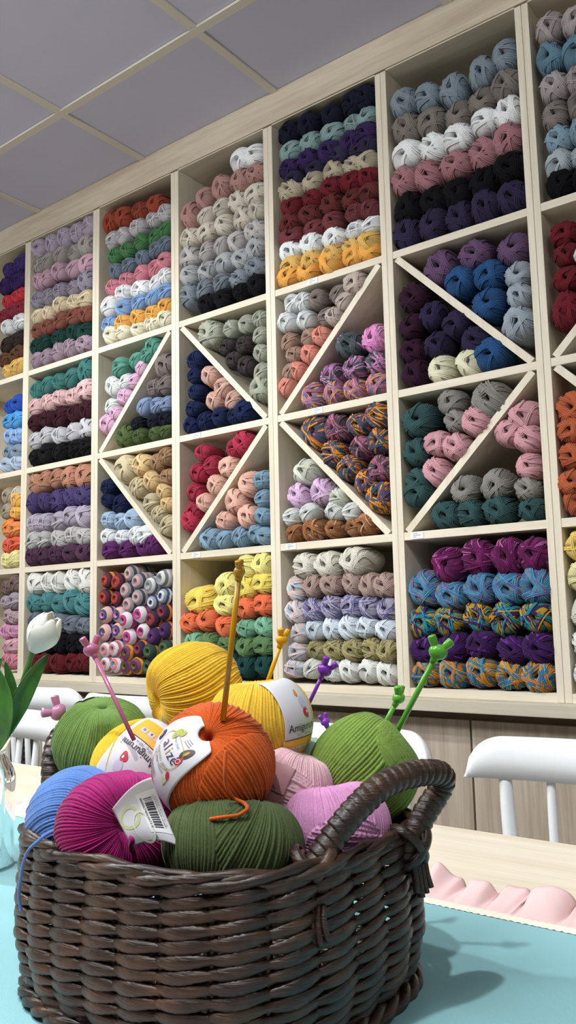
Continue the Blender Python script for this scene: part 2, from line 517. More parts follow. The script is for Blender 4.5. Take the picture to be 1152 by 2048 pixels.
# ================================================================ yarn on the shelves
# a picture region of the photograph: (left, top, magnification); rows are written in that region's own units
CR = {'A': (0, 400, 3.0316), 'B': (340, 240, 2.5043), 'C': (740, 0, 2.7961), 'D': (0, 860, 3.0316), 'E': (180, 620, 3.0316),
      'F': (530, 520, 3.5297), 'G': (770, 440, 3.0157), 'H': (540, 1040, 1.8824), 'I': (180, 1100, 3.0316), 'S': (0, 0, 1.0)}
TOP, BOT = 'top box', 'bottom box'
UA, UB, LA, LB = 'above the upper slanted board', 'below the upper slanted board', 'above the lower slanted board', 'below the lower slanted board'
SB, TB = 'second box down', 'third box down'
YARN = [
 (0, TOP, 'A', [
  ('purple', '#4d3487', [(35, 420), (95, 385), (147, 350)]), ('deep violet', '#432870', [(15, 515), (80, 490), (140, 462)]),
  ('bright red', '#d5152f', [(25, 610), (85, 580), (142, 548)]), ('crimson', '#9c1d3a', [(0, 695), (60, 660), (125, 635)]),
  ('white', '#e6e8ec', [(25, 765), (85, 735), (140, 715)]), ('dark brown', '#3b2b29', [(20, 875), (85, 845), (140, 825)]),
  ('brown', '#6c4225', [(10, 965), (65, 935), (122, 905)]), ('mustard', '#dfae35', [(20, 1040), (70, 1028), (125, 1010)])]),
 (0, SB, 'A', [
  ('royal blue', '#1450bd', [(40, 1250), (108, 1222)]), ('sky blue', '#2f9fe3', [(35, 1338), (105, 1325)]), ('light blue', '#88b0e6', [(45, 1432), (112, 1420)]),
  ('grey blue', '#7d91a8', [(40, 1527), (108, 1515)]), ('pale blue', '#a8bcd6', [(25, 1605), (97, 1598)])]),
 (0, TB, 'D', [
  ('tan', '#a7967f', [(25, 400), (25, 492)]), ('beige', '#c4b8a4', [(82, 392)]), ('golden', '#efae12', [(122, 415), (80, 500)]),
  ('orange', '#ee8618', [(25, 595), (90, 600)]), ('red orange', '#e4521b', [(35, 700), (102, 685)]), ('pale yellow', '#e8dc88', [(22, 805), (68, 800), (110, 785)])]),
 (0, BOT, 'D', [
  ('mauve brown', '#7d625e', [(30, 955), (85, 935)]), ('mauve grey', '#a698a5', [(25, 1045), (85, 1035)]), ('dusty pink', '#b697a2', [(35, 1130), (90, 1138)]),
  ('orchid pink', '#d58cb5', [(22, 1222), (82, 1220)]), ('light pink', '#dea5b5', [(25, 1312), (82, 1310)]), ('rose pink', '#d67d95', [(25, 1402), (82, 1402)])]),
 (1, TOP, 'A', [
  ('lavender', '#b5a5bb', [(212, 283), (287, 240), (365, 205), (447, 187), (525, 140)]), ('taupe grey', '#9f9792', [(200, 390), (270, 362), (345, 325), (430, 310), (515, 262)]),
  ('dusty pink', '#c298aa', [(190, 492), (262, 465), (338, 425), (425, 405), (515, 372)]), ('grey violet', '#8c8497', [(195, 605), (270, 580), (345, 545), (422, 525), (512, 482)]),
  ('cream', '#d7c39c', [(205, 700), (268, 680), (345, 628), (425, 610), (512, 592)]), ('terracotta', '#8a4937', [(208, 788), (270, 765), (345, 725), (428, 700), (515, 680)]),
  ('bottle green', '#0c4239', [(185, 890), (252, 858), (330, 828), (420, 790), (510, 790)]), ('mauve', '#9b8293', [(205, 995), (258, 952), (330, 940), (402, 908), (498, 892)])]),
 (1, SB, 'A', [
  ('teal', '#2f7571', [(200, 1150), (268, 1118), (335, 1098), (408, 1072), (495, 1022)]), ('pale pink', '#d8a9ab', [(195, 1252), (265, 1222), (340, 1195), (425, 1185), (510, 1142)]),
  ('burgundy', '#441323', [(190, 1350), (258, 1325), (335, 1310), (425, 1290), (510, 1262)]), ('light grey', '#b8b8bd', [(190, 1458), (258, 1430), (332, 1425), (420, 1402), (507, 1375)]),
  ('black', '#0a0b0f', [(190, 1560), (262, 1552), (345, 1522), (430, 1510), (510, 1492)])]),
 (1, TB, 'D', [
  ('salmon tan', '#b1775b', [(185, 315), (255, 292), (322, 285), (400, 262), (492, 245)]), ('violet', '#4b3b72', [(180, 440), (245, 430), (325, 425), (405, 395), (492, 395)]),
  ('lilac', '#aca0b4', [(178, 565), (248, 558), (330, 550), (410, 522), (497, 520)]), ('silver', '#b4b2b1', [(170, 675), (242, 668), (325, 660), (408, 635), (497, 645)]),
  ('plum', '#573250', [(172, 792), (242, 790), (317, 780), (402, 748), (492, 750)])]),
 (1, BOT, 'D', [
  ('off white', '#d7d7d1', [(188, 912), (262, 915), (332, 925), (412, 905), (492, 915)]), ('teal', '#3d8387', [(178, 1050), (260, 1045), (332, 1052), (415, 1035), (500, 1058)]),
  ('slate', '#6c7584', [(190, 1162), (262, 1162), (332, 1172), (412, 1182), (492, 1190)]), ('ink navy', '#0c0d1c', [(200, 1290), (270, 1290), (342, 1295), (420, 1295), (492, 1298)]),
  ('dark red', '#700b19', [(180, 1402), (252, 1410), (332, 1415), (412, 1410), (490, 1408)])]),
 (2, TOP, 'A', [
  ('rust', '#9a3919', [(650, 122), (735, 90), (832, 55), (930, 18)]), ('light grey', '#bcb8bc', [(655, 235), (725, 208), (815, 158), (915, 108), (998, 58)]),
  ('green', '#3e7b41', [(675, 328), (755, 295), (835, 245), (925, 212), (1008, 158)]), ('slate', '#67778a', [(675, 420), (755, 385), (838, 338), (927, 290), (1008, 248)]),
  ('pink', '#d87a8d', [(660, 520), (742, 475), (832, 432), (918, 402), (1005, 348)]), ('white', '#e7e9f1', [(640, 640), (728, 555), (825, 528), (925, 495), (1005, 445)]),
  ('baby blue', '#7aa3d7', [(640, 755), (730, 648), (825, 618), (912, 588), (1000, 540)]), ('golden', '#efa70a', [(725, 738), (815, 705), (908, 680), (998, 630)]),
  ('cream', '#ebe4c5', [(652, 862), (730, 825), (812, 790), (900, 770), (992, 728)])]),
 (2, UA, 'E', [
  ('mint', '#4c9985', [(160, 340), (258, 300), (330, 268), (402, 225)]), ('white', '#dee4e1', [(110, 455), (200, 430), (110, 580)]),
  ('pink', '#e2add1', [(312, 365), (258, 440), (200, 535), (140, 632), (88, 730)])]),
 (2, UB, 'E', [
  ('taupe', '#776a68', [(462, 320), (365, 465), (452, 445)]), ('pale denim', '#7d93bc', [(308, 582), (388, 575), (465, 562)]),
  ('ink navy', '#111827', [(268, 688), (370, 675), (460, 658)]), ('olive', '#4b6229', [(188, 797), (285, 770), (375, 745), (460, 740)])]),
 (2, LA, 'E', [
  ('beige', '#c7b78e', [(180, 962), (265, 1070), (345, 1165), (400, 1238), (455, 1320)]), ('pale gold', '#dbb777', [(290, 935), (350, 1035), (430, 1100), (463, 1170)]),
  ('caramel', '#a77e55', [(390, 922), (458, 880), (463, 1005)])]),
 (2, LB, 'E', [
  ('navy', '#132350', [(95, 1060), (85, 1150), (172, 1158)]), ('ice blue', '#9fbada', [(85, 1270), (165, 1278), (245, 1240)]),
  ('white', '#e7ecf4', [(82, 1375), (170, 1375), (255, 1365), (335, 1328)]), ('magenta purple', '#6e2475', [(92, 1482), (195, 1470), (300, 1455), (397, 1435)])]),
 (3, TOP, 'B', [
  ('white', '#e8e9ef', [(335, 192), (432, 150)]), ('dusty rose', '#af7f77', [(75, 465), (155, 378), (240, 325), (335, 295), (428, 245)]),
  ('cream', '#cfc6b6', [(160, 470), (240, 430), (320, 395), (422, 350)]), ('ivory', '#c9c0b0', [(80, 580), (165, 550), (255, 510), (345, 480), (427, 440)]),
  ('pinkish grey', '#b4aead', [(80, 680), (170, 652), (235, 622), (315, 600), (415, 542)]), ('pale grey', '#9fa2a5', [(78, 770), (167, 745), (252, 705), (340, 685), (430, 628)]),
  ('blue grey', '#75808b', [(78, 872), (157, 840), (237, 805), (327, 785), (422, 728)]), ('black', '#080a11', [(165, 930), (250, 888), (345, 855), (430, 820)])]),
 (3, UA, 'E', [
  ('sage', '#a8ac99', [(638, 145), (735, 140), (830, 105), (922, 75), (1012, 45), (1025, 140), (1025, 250), (1018, 368), (1020, 482)]),
  ('dark taupe', '#4a4043', [(805, 215), (910, 200), (848, 295), (925, 330)])]),
 (3, UB, 'E', [
  ('navy', '#15285a', [(628, 285), (615, 392), (618, 492), (610, 595), (590, 705), (675, 668), (765, 640), (855, 648), (955, 622)]),
  ('pale peach', '#d8a797', [(700, 390), (790, 440), (725, 545), (850, 540)])]),
 (3, LA, 'E', [
  ('crimson', '#b2123e', [(665, 865), (850, 830), (945, 790), (630, 985), (718, 940), (615, 1105), (605, 1218), (600, 1338)]),
  ('peach', '#e7af9b', [(822, 955), (742, 1065), (680, 1170)])]),
 (3, LB, 'E', [
  ('peach', '#e6ad99', [(940, 1048), (855, 1155), (795, 1275), (935, 1245)]), ('dusty blue', '#7ca0ba', [(1045, 1025), (1045, 1140), (1050, 1245), (700, 1388), (795, 1392), (885, 1372), (985, 1355), (1055, 1365)])]),
 (3, BOT, 'I', [
  ('bright yellow', '#f2cc1d', [(630, 310)]), ('lemon', '#e9dd73', [(925, 92), (1035, 78), (800, 210), (800, 332)]), ('yellow', '#e6cf37', [(925, 225), (1035, 200)]),
  ('orange', '#e6631c', [(590, 442), (690, 425), (800, 465), (925, 355), (1035, 328)]), ('mint', '#6ead8a', [(600, 560), (930, 478), (1035, 465)]),
  ('leaf green', '#597e47', [(700, 575), (800, 578), (925, 592), (1035, 585)]), ('dark teal', '#0f4a48', [(600, 690), (700, 695), (815, 700), (925, 705), (1035, 702)])]),
 (4, TOP, 'B', [
  ('ink navy', '#161a35', [(580, 48), (680, 8), (795, -40), (895, -95), (1000, -150)]), ('pale teal', '#7e9e9e', [(582, 145), (682, 100), (795, 52), (905, 5), (1005, -45)]),
  ('purple', '#3d2561', [(580, 228), (675, 185), (780, 145), (890, 90), (1000, 40)]), ('dark violet', '#393354', [(605, 290), (705, 232), (822, 168), (925, 140), (1012, 102)]),
  ('beige', '#b4a78c', [(590, 345), (700, 295), (802, 245), (905, 220), (1008, 185)]), ('wine red', '#7a0f22', [(590, 425), (695, 380), (795, 330), (900, 295), (1003, 258)]),
  ('brick red', '#6e2926', [(585, 510), (685, 465), (790, 415), (897, 380), (1003, 343)]), ('rosewood', '#80363f', [(590, 568), (705, 535), (802, 495), (915, 455), (1010, 428)]),
  ('white', '#e8edf2', [(585, 650), (690, 615), (802, 575), (912, 540), (1010, 508)]), ('pale gold', '#dfaf40', [(590, 725), (695, 695), (797, 665), (897, 635), (1003, 598)]),
  ('amber', '#f4a70d', [(577, 808), (680, 780), (793, 738), (907, 692), (1015, 655)])]),
 (4, UA, 'F', [
  ('white', '#e4e9ea', [(165, 290), (130, 430), (262, 412), (245, 280)]), ('grey taupe', '#8e7f78', [(355, 265), (492, 225), (410, 390)]),
  ('shell pink', '#c7b4a9', [(645, 165), (560, 295), (495, 412)]), ('rose tan', '#af8977', [(145, 568), (285, 535), (180, 658), (165, 782)]),
  ('coral', '#ef8e79', [(395, 545), (310, 675), (240, 805), (150, 925)])]),
 (4, UB, 'F', [
  ('grey-pink mottled', 'v:#3f4a4c,#525c5e,#c583b6,#39423f', [(565, 585)]), ('pink mottled', 'v:#d580bd,#e39ccc,#8d8591,#cc74b2', [(745, 545)]),
  ('charcoal-orchid mottled', 'v:#c07bb0,#4e565a,#d9a1cc,#3c4446', [(440, 810), (610, 752), (768, 715)]),
  ('peach-purple mottled', 'v:#d99a72,#b0708c,#6f6a8a,#e0b45c,#c98a7a', [(320, 978), (470, 950), (610, 905), (772, 872)])]),
 (4, LA, 'F', [
  ('orange-blue mottled', 'v:#e0962a,#5d4a68,#2f5163,#d7702b,#e8b040', [(292, 1208), (630, 1148), (775, 1085), (782, 1268), (452, 1360), (568, 1462), (690, 1565), (800, 1692)]),
  ('rose-charcoal mottled', 'v:#a9617f,#55494f,#c08ba0,#433a42', [(468, 1178), (640, 1310), (797, 1462)])]),
 (4, LB, 'F', [
  ('greenish-white mottled', 'v:#c5c9bb,#d3d6c6,#b4b9b3,#cfcdb0', [(258, 1487), (502, 1657)]), ('orchid flecked', 'v:#d0acd2,#d9bcd8,#8a6f8f,#d6b2d6', [(202, 1652), (365, 1627)]),
  ('white flecked', 'v:#d3d6d4,#dcdedb,#9aa39b,#d0d4d0', [(168, 1812), (285, 1782), (465, 1770), (610, 1748)]),
  ('caramel mottled', 'v:#a4704a,#8a5836,#c9a387,#7c4c30', [(185, 1937), (310, 1930), (460, 1892), (605, 1878), (742, 1868)])]),
 (4, BOT, 'H', [
  ('ivory', '#cfcabb', [(117, 172), (205, 168), (300, 152)]), ('pastel mottled', 'v:#cfcfd6,#d9b9b4,#a8bcd0,#d8d0b4,#dadada', [(85, 257), (80, 345), (98, 427), (90, 496), (80, 560)]),
  ('rose tan', '#a4887e', [(147, 248), (220, 245), (292, 237), (357, 248), (430, 245)]), ('violet-grey mottled', 'v:#6d6a93,#a9a2b8,#57557c,#8d8aa5', [(150, 337), (220, 327), (290, 322), (362, 330), (430, 332)]),
  ('frost white', 'v:#ccd6df,#dbe2e6,#b7c6d6', [(155, 415), (220, 410), (285, 407), (352, 407), (430, 415)]), ('olive mottled', 'v:#8d8753,#a79c78,#6f6742,#b39bab', [(160, 492), (230, 490), (303, 490), (370, 487), (435, 497)]),
  ('milk white', 'v:#dbdcd6,#d6dfe0,#e0d8d6', [(150, 560), (220, 565), (287, 565), (357, 567), (435, 577)])]),
 (5, TOP, 'C', [
  ('grey blue', '#7c8b99', [(175, 560), (302, 525), (442, 480), (610, 388), (745, 280)]), ('taupe', '#7f756e', [(185, 700), (325, 660), (475, 622), (615, 545), (765, 445)]),
  ('white', '#e8ebec', [(175, 850), (325, 802), (475, 758), (625, 662), (768, 600)]), ('rose', '#a76e77', [(170, 998), (305, 965), (460, 905), (615, 840), (772, 755)]),
  ('black', '#0a0b10', [(190, 1155), (330, 1110), (470, 1062), (622, 1000), (782, 915)]), ('dark violet', '#342b4f', [(190, 1312), (335, 1268), (478, 1212), (630, 1160), (782, 1082)])]),
 (5, UA, 'G', [
  ('mauve', '#6a4a72', [(300, 280), (520, 190), (757, 148)]), ('denim blue', '#1b548e', [(415, 370), (610, 318), (597, 495)]), ('silver blue', '#99a4b1', [(800, 308), (795, 448), (802, 612)])]),
 (5, UB, 'G', [
  ('burgundy', '#391030', [(150, 458), (140, 628), (150, 778), (160, 932)]), ('dark violet', '#31274d', [(272, 560), (410, 612), (305, 738), (535, 695)]),
  ('cream', '#dbd7b7', [(320, 892), (495, 855)]), ('denim blue', '#1b548e', [(692, 805)])]),
 (5, LA, 'G', [
  ('dark teal', '#2e5455', [(185, 1195), (165, 1392), (180, 1567), (188, 1722)]), ('stone grey', '#84817a', [(375, 1088), (637, 1042), (407, 1205)]), ('pink', '#ce919b', [(552, 1222), (297, 1342), (430, 1375), (315, 1532)])]),
 (5, LB, 'G', [
  ('pink', '#ce919b', [(858, 1108), (712, 1255), (848, 1305), (850, 1475)]), ('stone grey', '#84817a', [(465, 1622), (650, 1595), (842, 1618)]), ('dark teal', '#2e5455', [(345, 1777), (500, 1768), (667, 1762), (865, 1742)])]),
 (5, BOT, 'H', [
  ('magenta mottled', 'v:#6f1a58,#521243,#a2528c,#3d0d35', [(655, 168), (770, 142), (882, 138), (997, 125)]), ('blue mottled', 'v:#3f6f92,#4a86a5,#5d5b8c,#7d6e62,#2f5d84', [(560, 262), (668, 283), (775, 257), (887, 258), (1002, 248)]),
  ('gold-purple mottled', 'v:#b78f1d,#3a1d50,#1f7f8f,#8f7f1e,#4a1a44', [(560, 385), (660, 382), (768, 362), (872, 375), (990, 368)]), ('deep-purple mottled', 'v:#3c1457,#2d0f3f,#6a2a8f,#571848', [(570, 487), (675, 478), (782, 470), (902, 490), (1017, 482)]),
  ('orange-turquoise mottled', 'v:#c1852a,#2c6d93,#b5702c,#5f9aa0,#d19a3a', [(568, 577), (670, 577), (780, 572), (892, 587), (1017, 590)])]),
 (6, TOP, 'C', [
  ('warm grey', '#a79a9b', [(990, 130), (1135, 95)]), ('dusty blue', '#5a8298', [(990, 300), (1142, 262)]), ('pale mauve grey', '#a89c9d', [(1010, 460), (1155, 410)]),
  ('taupe', '#847973', [(1020, 622), (1158, 560)]), ('blue grey', '#7e9db0', [(1035, 762), (1172, 712)]), ('ice grey', '#a4afb7', [(1040, 905), (1178, 858)]), ('black', '#0a0b10', [(1058, 1042), (1190, 985)])]),
 (6, UA, 'G', [('dark red', '#7a0d22', [(1065, 60), (1078, 185), (1082, 340), (1085, 490), (1085, 640)]), ('white', '#dfe2e4', [(1205, 185)])]),
 (6, UB, 'G', [('pale aqua', '#9fc4c8', [(1205, 740)])]),
 (6, LA, 'G', [('dark green', '#1f4f38', [(1190, 920)])]),
 (6, LB, 'G', [('burnt orange', '#b45019', [(1105, 1110), (1112, 1262), (1115, 1420), (1118, 1572), (1122, 1722)])]),
 (6, BOT, 'H', [('yellow', '#e6c23f', [(1150, 95)]), ('pale lemon', '#e3da91', [(1142, 212)]), ('cream', '#d6d2c0', [(1152, 342)]), ('off white', '#d9d8d3', [(1155, 470)]), ('white', '#e2e2e0', [(1158, 590)])]),
]
# the spiral cakes of the third bay's bottom box: place in region I and colours from the hole outwards
PA = {'b': '#2a0f16,#d98a2c,#7a1733,#a23a1e,#5b1238', 'g': '#3a3f48,#b7a3a6,#7d7f88,#c99a9a,#8c8a90', 's': '#6b6f74,#c9cacb,#9b9da0,#85878b,#d2d2d2', 'n': '#d9a9b6,#272a5a,#c7839f,#3a3f7a,#d8b49a',
      'm': '#d9d9dd,#b5216f,#7d8188,#c02a7a,#dcd4dc', 'o': '#1d1524,#cf7a22,#5b1646,#8a2a2a,#3b1340', 'p': '#2a0d38,#d0792b,#3f1456,#4a1760,#2f0f48', 'c': '#b5606a,#d8d3d6,#7386a8,#d67d72,#cfd3dc',
      'l': '#d7902a,#4f5a23,#6d6a2a,#4a2440,#7b3f5a', 'e': '#1d3528,#c08a2a,#24452f,#3c5a34,#1c3a33', 'u': '#3b4a68,#d5d9df,#2f3866,#c7c9d2,#8d94a8'}
CAKES = [(90, 185, 'b'), (162, 195, 'b'), (225, 145, 'g'), (282, 192, 'g'), (365, 215, 's'), (452, 170, 's'), (75, 287, 'b'), (150, 292, 'b'), (215, 245, 'g'), (293, 287, 'g'), (230, 330, 'g'), (372, 318, 'u'), (445, 280, 'u'),
         (82, 395, 'n'), (156, 393, 'n'), (217, 425, 'm'), (300, 390, 'm'), (370, 422, 'o'), (452, 375, 'o'), (80, 500, 'n'), (155, 490, 'n'), (222, 527, 'm'), (307, 495, 'm'), (387, 525, 'p'), (447, 490, 'p'),
         (82, 607, 'c'), (147, 600, 'c'), (215, 625, 'l'), (297, 600, 'o'), (370, 615, 'e'), (450, 597, 'e'), (82, 692, 'c'), (148, 695, 'c'), (207, 705, 'l'), (277, 702, 'l'), (350, 710, 'e'), (440, 692, 'e')]
CAKE_NAME = {'b': 'burgundy and orange', 'g': 'pinkish grey', 's': 'silver', 'n': 'navy and pink', 'm': 'magenta white and grey', 'o': 'plum and orange', 'p': 'deep purple', 'c': 'coral and pale blue', 'l': 'olive and plum', 'e': 'forest green', 'u': 'white and navy'}


# ---------------------------------------------------------------- skein shapes (unit radius, end face towards -Y)
_RR = np.array([(0.05, 0.55), (0.10, 0.40), (0.15, 0.20), (0.22, 0.07), (0.33, 0.02), (0.48, 0.04), (0.63, 0.10), (0.78, 0.22), (0.89, 0.40), (0.96, 0.65), (1.0, 1.0), (1.01, 1.5), (1.0, 2.0), (0.96, 2.5), (0.85, 2.9), (0.62, 3.15), (0.3, 3.25), (0.02, 3.2)])
_SS = np.concatenate([[0], np.cumsum(np.linalg.norm(np.diff(_RR, axis=0), axis=1))])


def prof(s):
    return np.interp(s, _SS, _RR[:, 0]), np.interp(s, _SS, _RR[:, 1])


def skein_shape(seed, hi=True):
    g = np.random.default_rng(seed)
    kp, ks = (76, 30) if hi else (30, 14)
    ss = np.linspace(0, _SS[-1], 40 if hi else 20)
    dens = np.interp(ss, [0, 1.6, _SS[-1]], [2.2, 1.2, 0.5])
    cum = np.concatenate([[0], np.cumsum((dens[1:] + dens[:-1]) / 2)])
    ss = np.interp(np.linspace(0, cum[-1], ks), cum, ss)
    tw = g.choice([-1, 1]) * g.uniform(0.35, 0.7)
    N = 19
    ph = np.arange(kp) * 2 * pi / kp
    S, PH = np.meshgrid(ss, ph, indexing='ij')
    R, Y = prof(S)
    sw = PH + tw * S
    hz = g.uniform(0, pi)
    pin = 0.55 * np.clip((0.36 - R) / 0.2, 0, 1) * (S < 2)
    a, b = g.uniform(0, 6.28, 2)
    amp = np.clip((S - 0.1) * 0.9, 0, 1)
    d = 0.05 * np.abs(np.cos(sw * N / 2)) * amp * (1.0 if hi else 0.0)
    lump = 1 + 0.045 * np.cos(2 * PH + a) + 0.03 * np.cos(3 * PH + b) + 0.02 * np.cos(5 * PH + a * 3 + S)
    Rr = (R + d * np.clip((S - 0.8), 0, 1)) * lump
    Yy = Y - d * np.clip(1.4 - S, 0, 1) + 0.05 * np.cos(PH + b) * np.clip(1 - R, 0, 1) + 0.03 * np.cos(3 * PH + a) * np.clip(R * (1.2 - R), 0, 1)
    X_, Z_ = Rr * np.cos(PH), Rr * np.sin(PH)
    ac = (X_ * cos(hz) + Z_ * sin(hz)) * pin
    X_, Z_ = X_ - ac * cos(hz), Z_ - ac * sin(hz)
    V = np.stack([X_, Yy, Z_], -1).reshape(-1, 3)
    UV = np.stack([N * (PH + tw * S) / (2 * pi), S], -1).reshape(-1, 2)
    F = []
    for i in range(ks - 1):
        for q in range(kp):
            q2 = (q + 1) % kp
            F.append((i * kp + q, i * kp + q2, (i + 1) * kp + q2, (i + 1) * kp + q))
    mb = MB().add(V, F, UV)
    # crossing strand bundles
    for bnd in range(int(g.integers(6, 9)) if hi else 4):
        ang = g.uniform(0, 2 * pi)
        d0 = g.uniform(0.12, 0.45) * g.choice([-1, 1])
        nst = int(g.integers(2, 5)) if hi else 2
        drift = g.uniform(-0.5, 0.5)
        for q in range(nst):
            dd = d0 + q * 0.085 * np.sign(d0)
            rad = g.uniform(0.042, 0.058) if hi else 0.042
            tm = sqrt(max(0.02, 0.86 ** 2 - dd * dd))
            T = np.linspace(-tm - 1.3, tm + 1.3, 26 if hi else 14)
            P = []
            for t in T:
                tc = max(-tm, min(tm, t))
                e = abs(t) - tm if abs(t) > tm else 0.0
                rho = sqrt(dd * dd + tc * tc)
                th = ang + atan2(tc, dd) + (drift * e * (1 if t > 0 else -1))
                s0 = np.interp(rho, _RR[:11, 0], _SS[:11])
                r, y = prof(s0 + e)
                lm = 1 + 0.045 * cos(2 * th + a) + 0.03 * cos(3 * th + b)
                n_out = min(1.0, max(0.0, (s0 + e - 0.6) / 0.8))
                lift = (0.055 if hi else 0.03) + 0.014 * q
                P.append(((r + lift * n_out) * lm * cos(th), y - lift * (1 - n_out) - 0.02 + 0.05 * cos(th + b) * max(0, 1 - r), (r + lift * n_out) * lm * sin(th)))
            tv, tf = tube(P, rad, 6 if hi else 4, cap=False)
            k = 6 if hi else 4
            uvt = np.stack([np.full(len(tv), 31.25 + bnd * 3.0 + q * 1.0), np.repeat(np.linspace(0, 2.6, len(T)), k)], -1)
            mb.add(tv, tf, uvt)
    return np.concatenate(mb.v), mb.f, np.concatenate(mb.uv)


def yarn_material(name, spec):
    t = NT(name)
    uvn = t.n('ShaderNodeUVMap')
    sep = t.n('ShaderNodeSeparateXYZ')
    t.l(uvn.outputs[0], sep.inputs[0])
    tc = t.n('ShaderNodeTexCoord')
    wave = t.math('ABSOLUTE', t.math('SINE', t.math('MULTIPLY', sep.outputs[0], 3 * pi)))
    nz = t.n('ShaderNodeTexNoise', _Scale=9.0, _Detail=3.0)
    t.l(tc.outputs['Object'], nz.inputs['Vector'])
    sheen = 0.06
    if spec.startswith('v:'):
        cols = [lin(c) for c in spec[2:].split(',')]
        oi = t.n('ShaderNodeObjectInfo')
        cb = t.n('ShaderNodeCombineXYZ')
        t.l(t.math('ADD', t.math('MULTIPLY', sep.outputs[0], 0.55), t.math('MULTIPLY', oi.outputs['Random'], 37.0)), cb.inputs[0])
        t.l(t.math('MULTIPLY', sep.outputs[1], 0.7), cb.inputs[1])
        n2 = t.n('ShaderNodeTexNoise', _Scale=1.0, _Detail=1.0)
        t.l(cb.outputs[0], n2.inputs['Vector'])
        k = len(cols)
        st = [(0.0, cols[0])] + [(0.36 + 0.28 * i / max(1, k - 2) - 0.02, cols[i]) for i in range(1, k)]
        col = t.ramp(n2.outputs[0], st, 'CONSTANT')
    else:
        c = lin(spec)
        lum = 0.3 * c[0] + 0.6 * c[1] + 0.1 * c[2]
        c = tuple(max(0.0, (v * 0.83 + lum * 0.17) * (0.72 + 0.28 * min(1, lum / 0.15))) for v in c)
        sheen = 0.02 + 0.2 * min(0.7, lum)
        col = t.mix(nz.outputs[0], tuple(v * 0.84 for v in c), tuple(min(0.95, v * 1.16) for v in c))
    t.set(Base_Color=col, Roughness=0.9, Sheen_Weight=sheen, Sheen_Roughness=0.5)
    t.b.inputs['Specular IOR Level'].default_value = 0.2
    t.bump(wave, 0.9, 0.0016)
    return t.m


def cake_shape(seed):
    g = np.random.default_rng(seed)
    P = np.array([(0.03, 0.75), (0.12, 0.55), (0.2, 0.22), (0.28, 0.08), (0.42, 0.03), (0.6, 0.14), (0.78, 0.34), (0.92, 0.62), (1.0, 1.0), (1.02, 1.8), (1.0, 3.2), (0.9, 3.5), (0.4, 3.6), (0.02, 3.6)])
    S0 = np.concatenate([[0], np.cumsum(np.linalg.norm(np.diff(P, axis=0), axis=1))])
    ss = np.interp(np.linspace(0, 1, 34), [0, 0.72, 1], [0, 2.2, S0[-1]])
    kp = 44
    ph = np.arange(kp + 1) * 2 * pi / kp
    S, PH = np.meshgrid(ss, ph, indexing='ij')
    R, Y = np.interp(S, S0, P[:, 0]), np.interp(S, S0, P[:, 1])
    rid = 0.018 * np.cos((S * 9 + PH / (2 * pi)) * 2 * pi)
    R = R * (1 + 0.03 * np.cos(2 * PH + g.uniform(0, 6))) + rid * 0.5
    Y = Y + rid * 0.5
    V = np.stack([R * np.cos(PH), Y, R * np.sin(PH)], -1).reshape(-1, 3)
    UV = np.stack([S + 0.12 * PH / (2 * pi), PH / (2 * pi)], -1).reshape(-1, 2)
    n = kp + 1
    F = [(i * n + q, i * n + q + 1, (i + 1) * n + q + 1, (i + 1) * n + q) for i in range(len(ss) - 1) for q in range(kp)]
    return V, F, UV


def cake_material(name, spec):
    t = NT(name)
    uvn = t.n('ShaderNodeUVMap')
    sep = t.n('ShaderNodeSeparateXYZ')
    t.l(uvn.outputs[0], sep.inputs[0])
    oi = t.n('ShaderNodeObjectInfo')
    cols = [lin(c) for c in spec.split(',')]
    f = t.math('FRACT', t.math('ADD', t.math('MULTIPLY', sep.outputs[0], 0.62), t.math('MULTIPLY', oi.outputs['Random'], 0.16)))
    k = len(cols)
    col = t.ramp(f, [(i / (k + 0.3), cols[i]) for i in range(k)] + [(0.985, cols[0])], 'CONSTANT')
    nz = t.n('ShaderNodeTexNoise', _Scale=14.0, _Detail=3.0)
    tc = t.n('ShaderNodeTexCoord')
    t.l(tc.outputs['Object'], nz.inputs['Vector'])
    t.set(Base_Color=t.mix(t.math('MULTIPLY', nz.outputs[0], 0.2), col, (0.03, 0.02, 0.03)), Roughness=0.9, Sheen_Weight=0.03)
    wave = t.math('ABSOLUTE', t.math('SINE', t.math('MULTIPLY', sep.outputs[0], 40.0)))
    t.bump(wave, 0.4, 0.001)
    return t.m


BAYNAME = ['first', 'second', 'third', 'fourth', 'fifth', 'sixth', 'seventh']
NUM = ['zero', 'one', 'two', 'three', 'four', 'five', 'six', 'seven', 'eight', 'nine', 'ten']


def span(bay):
    return DIV[bay] + PT + 0.0004, DIV[bay + 1] - PT - 0.0004


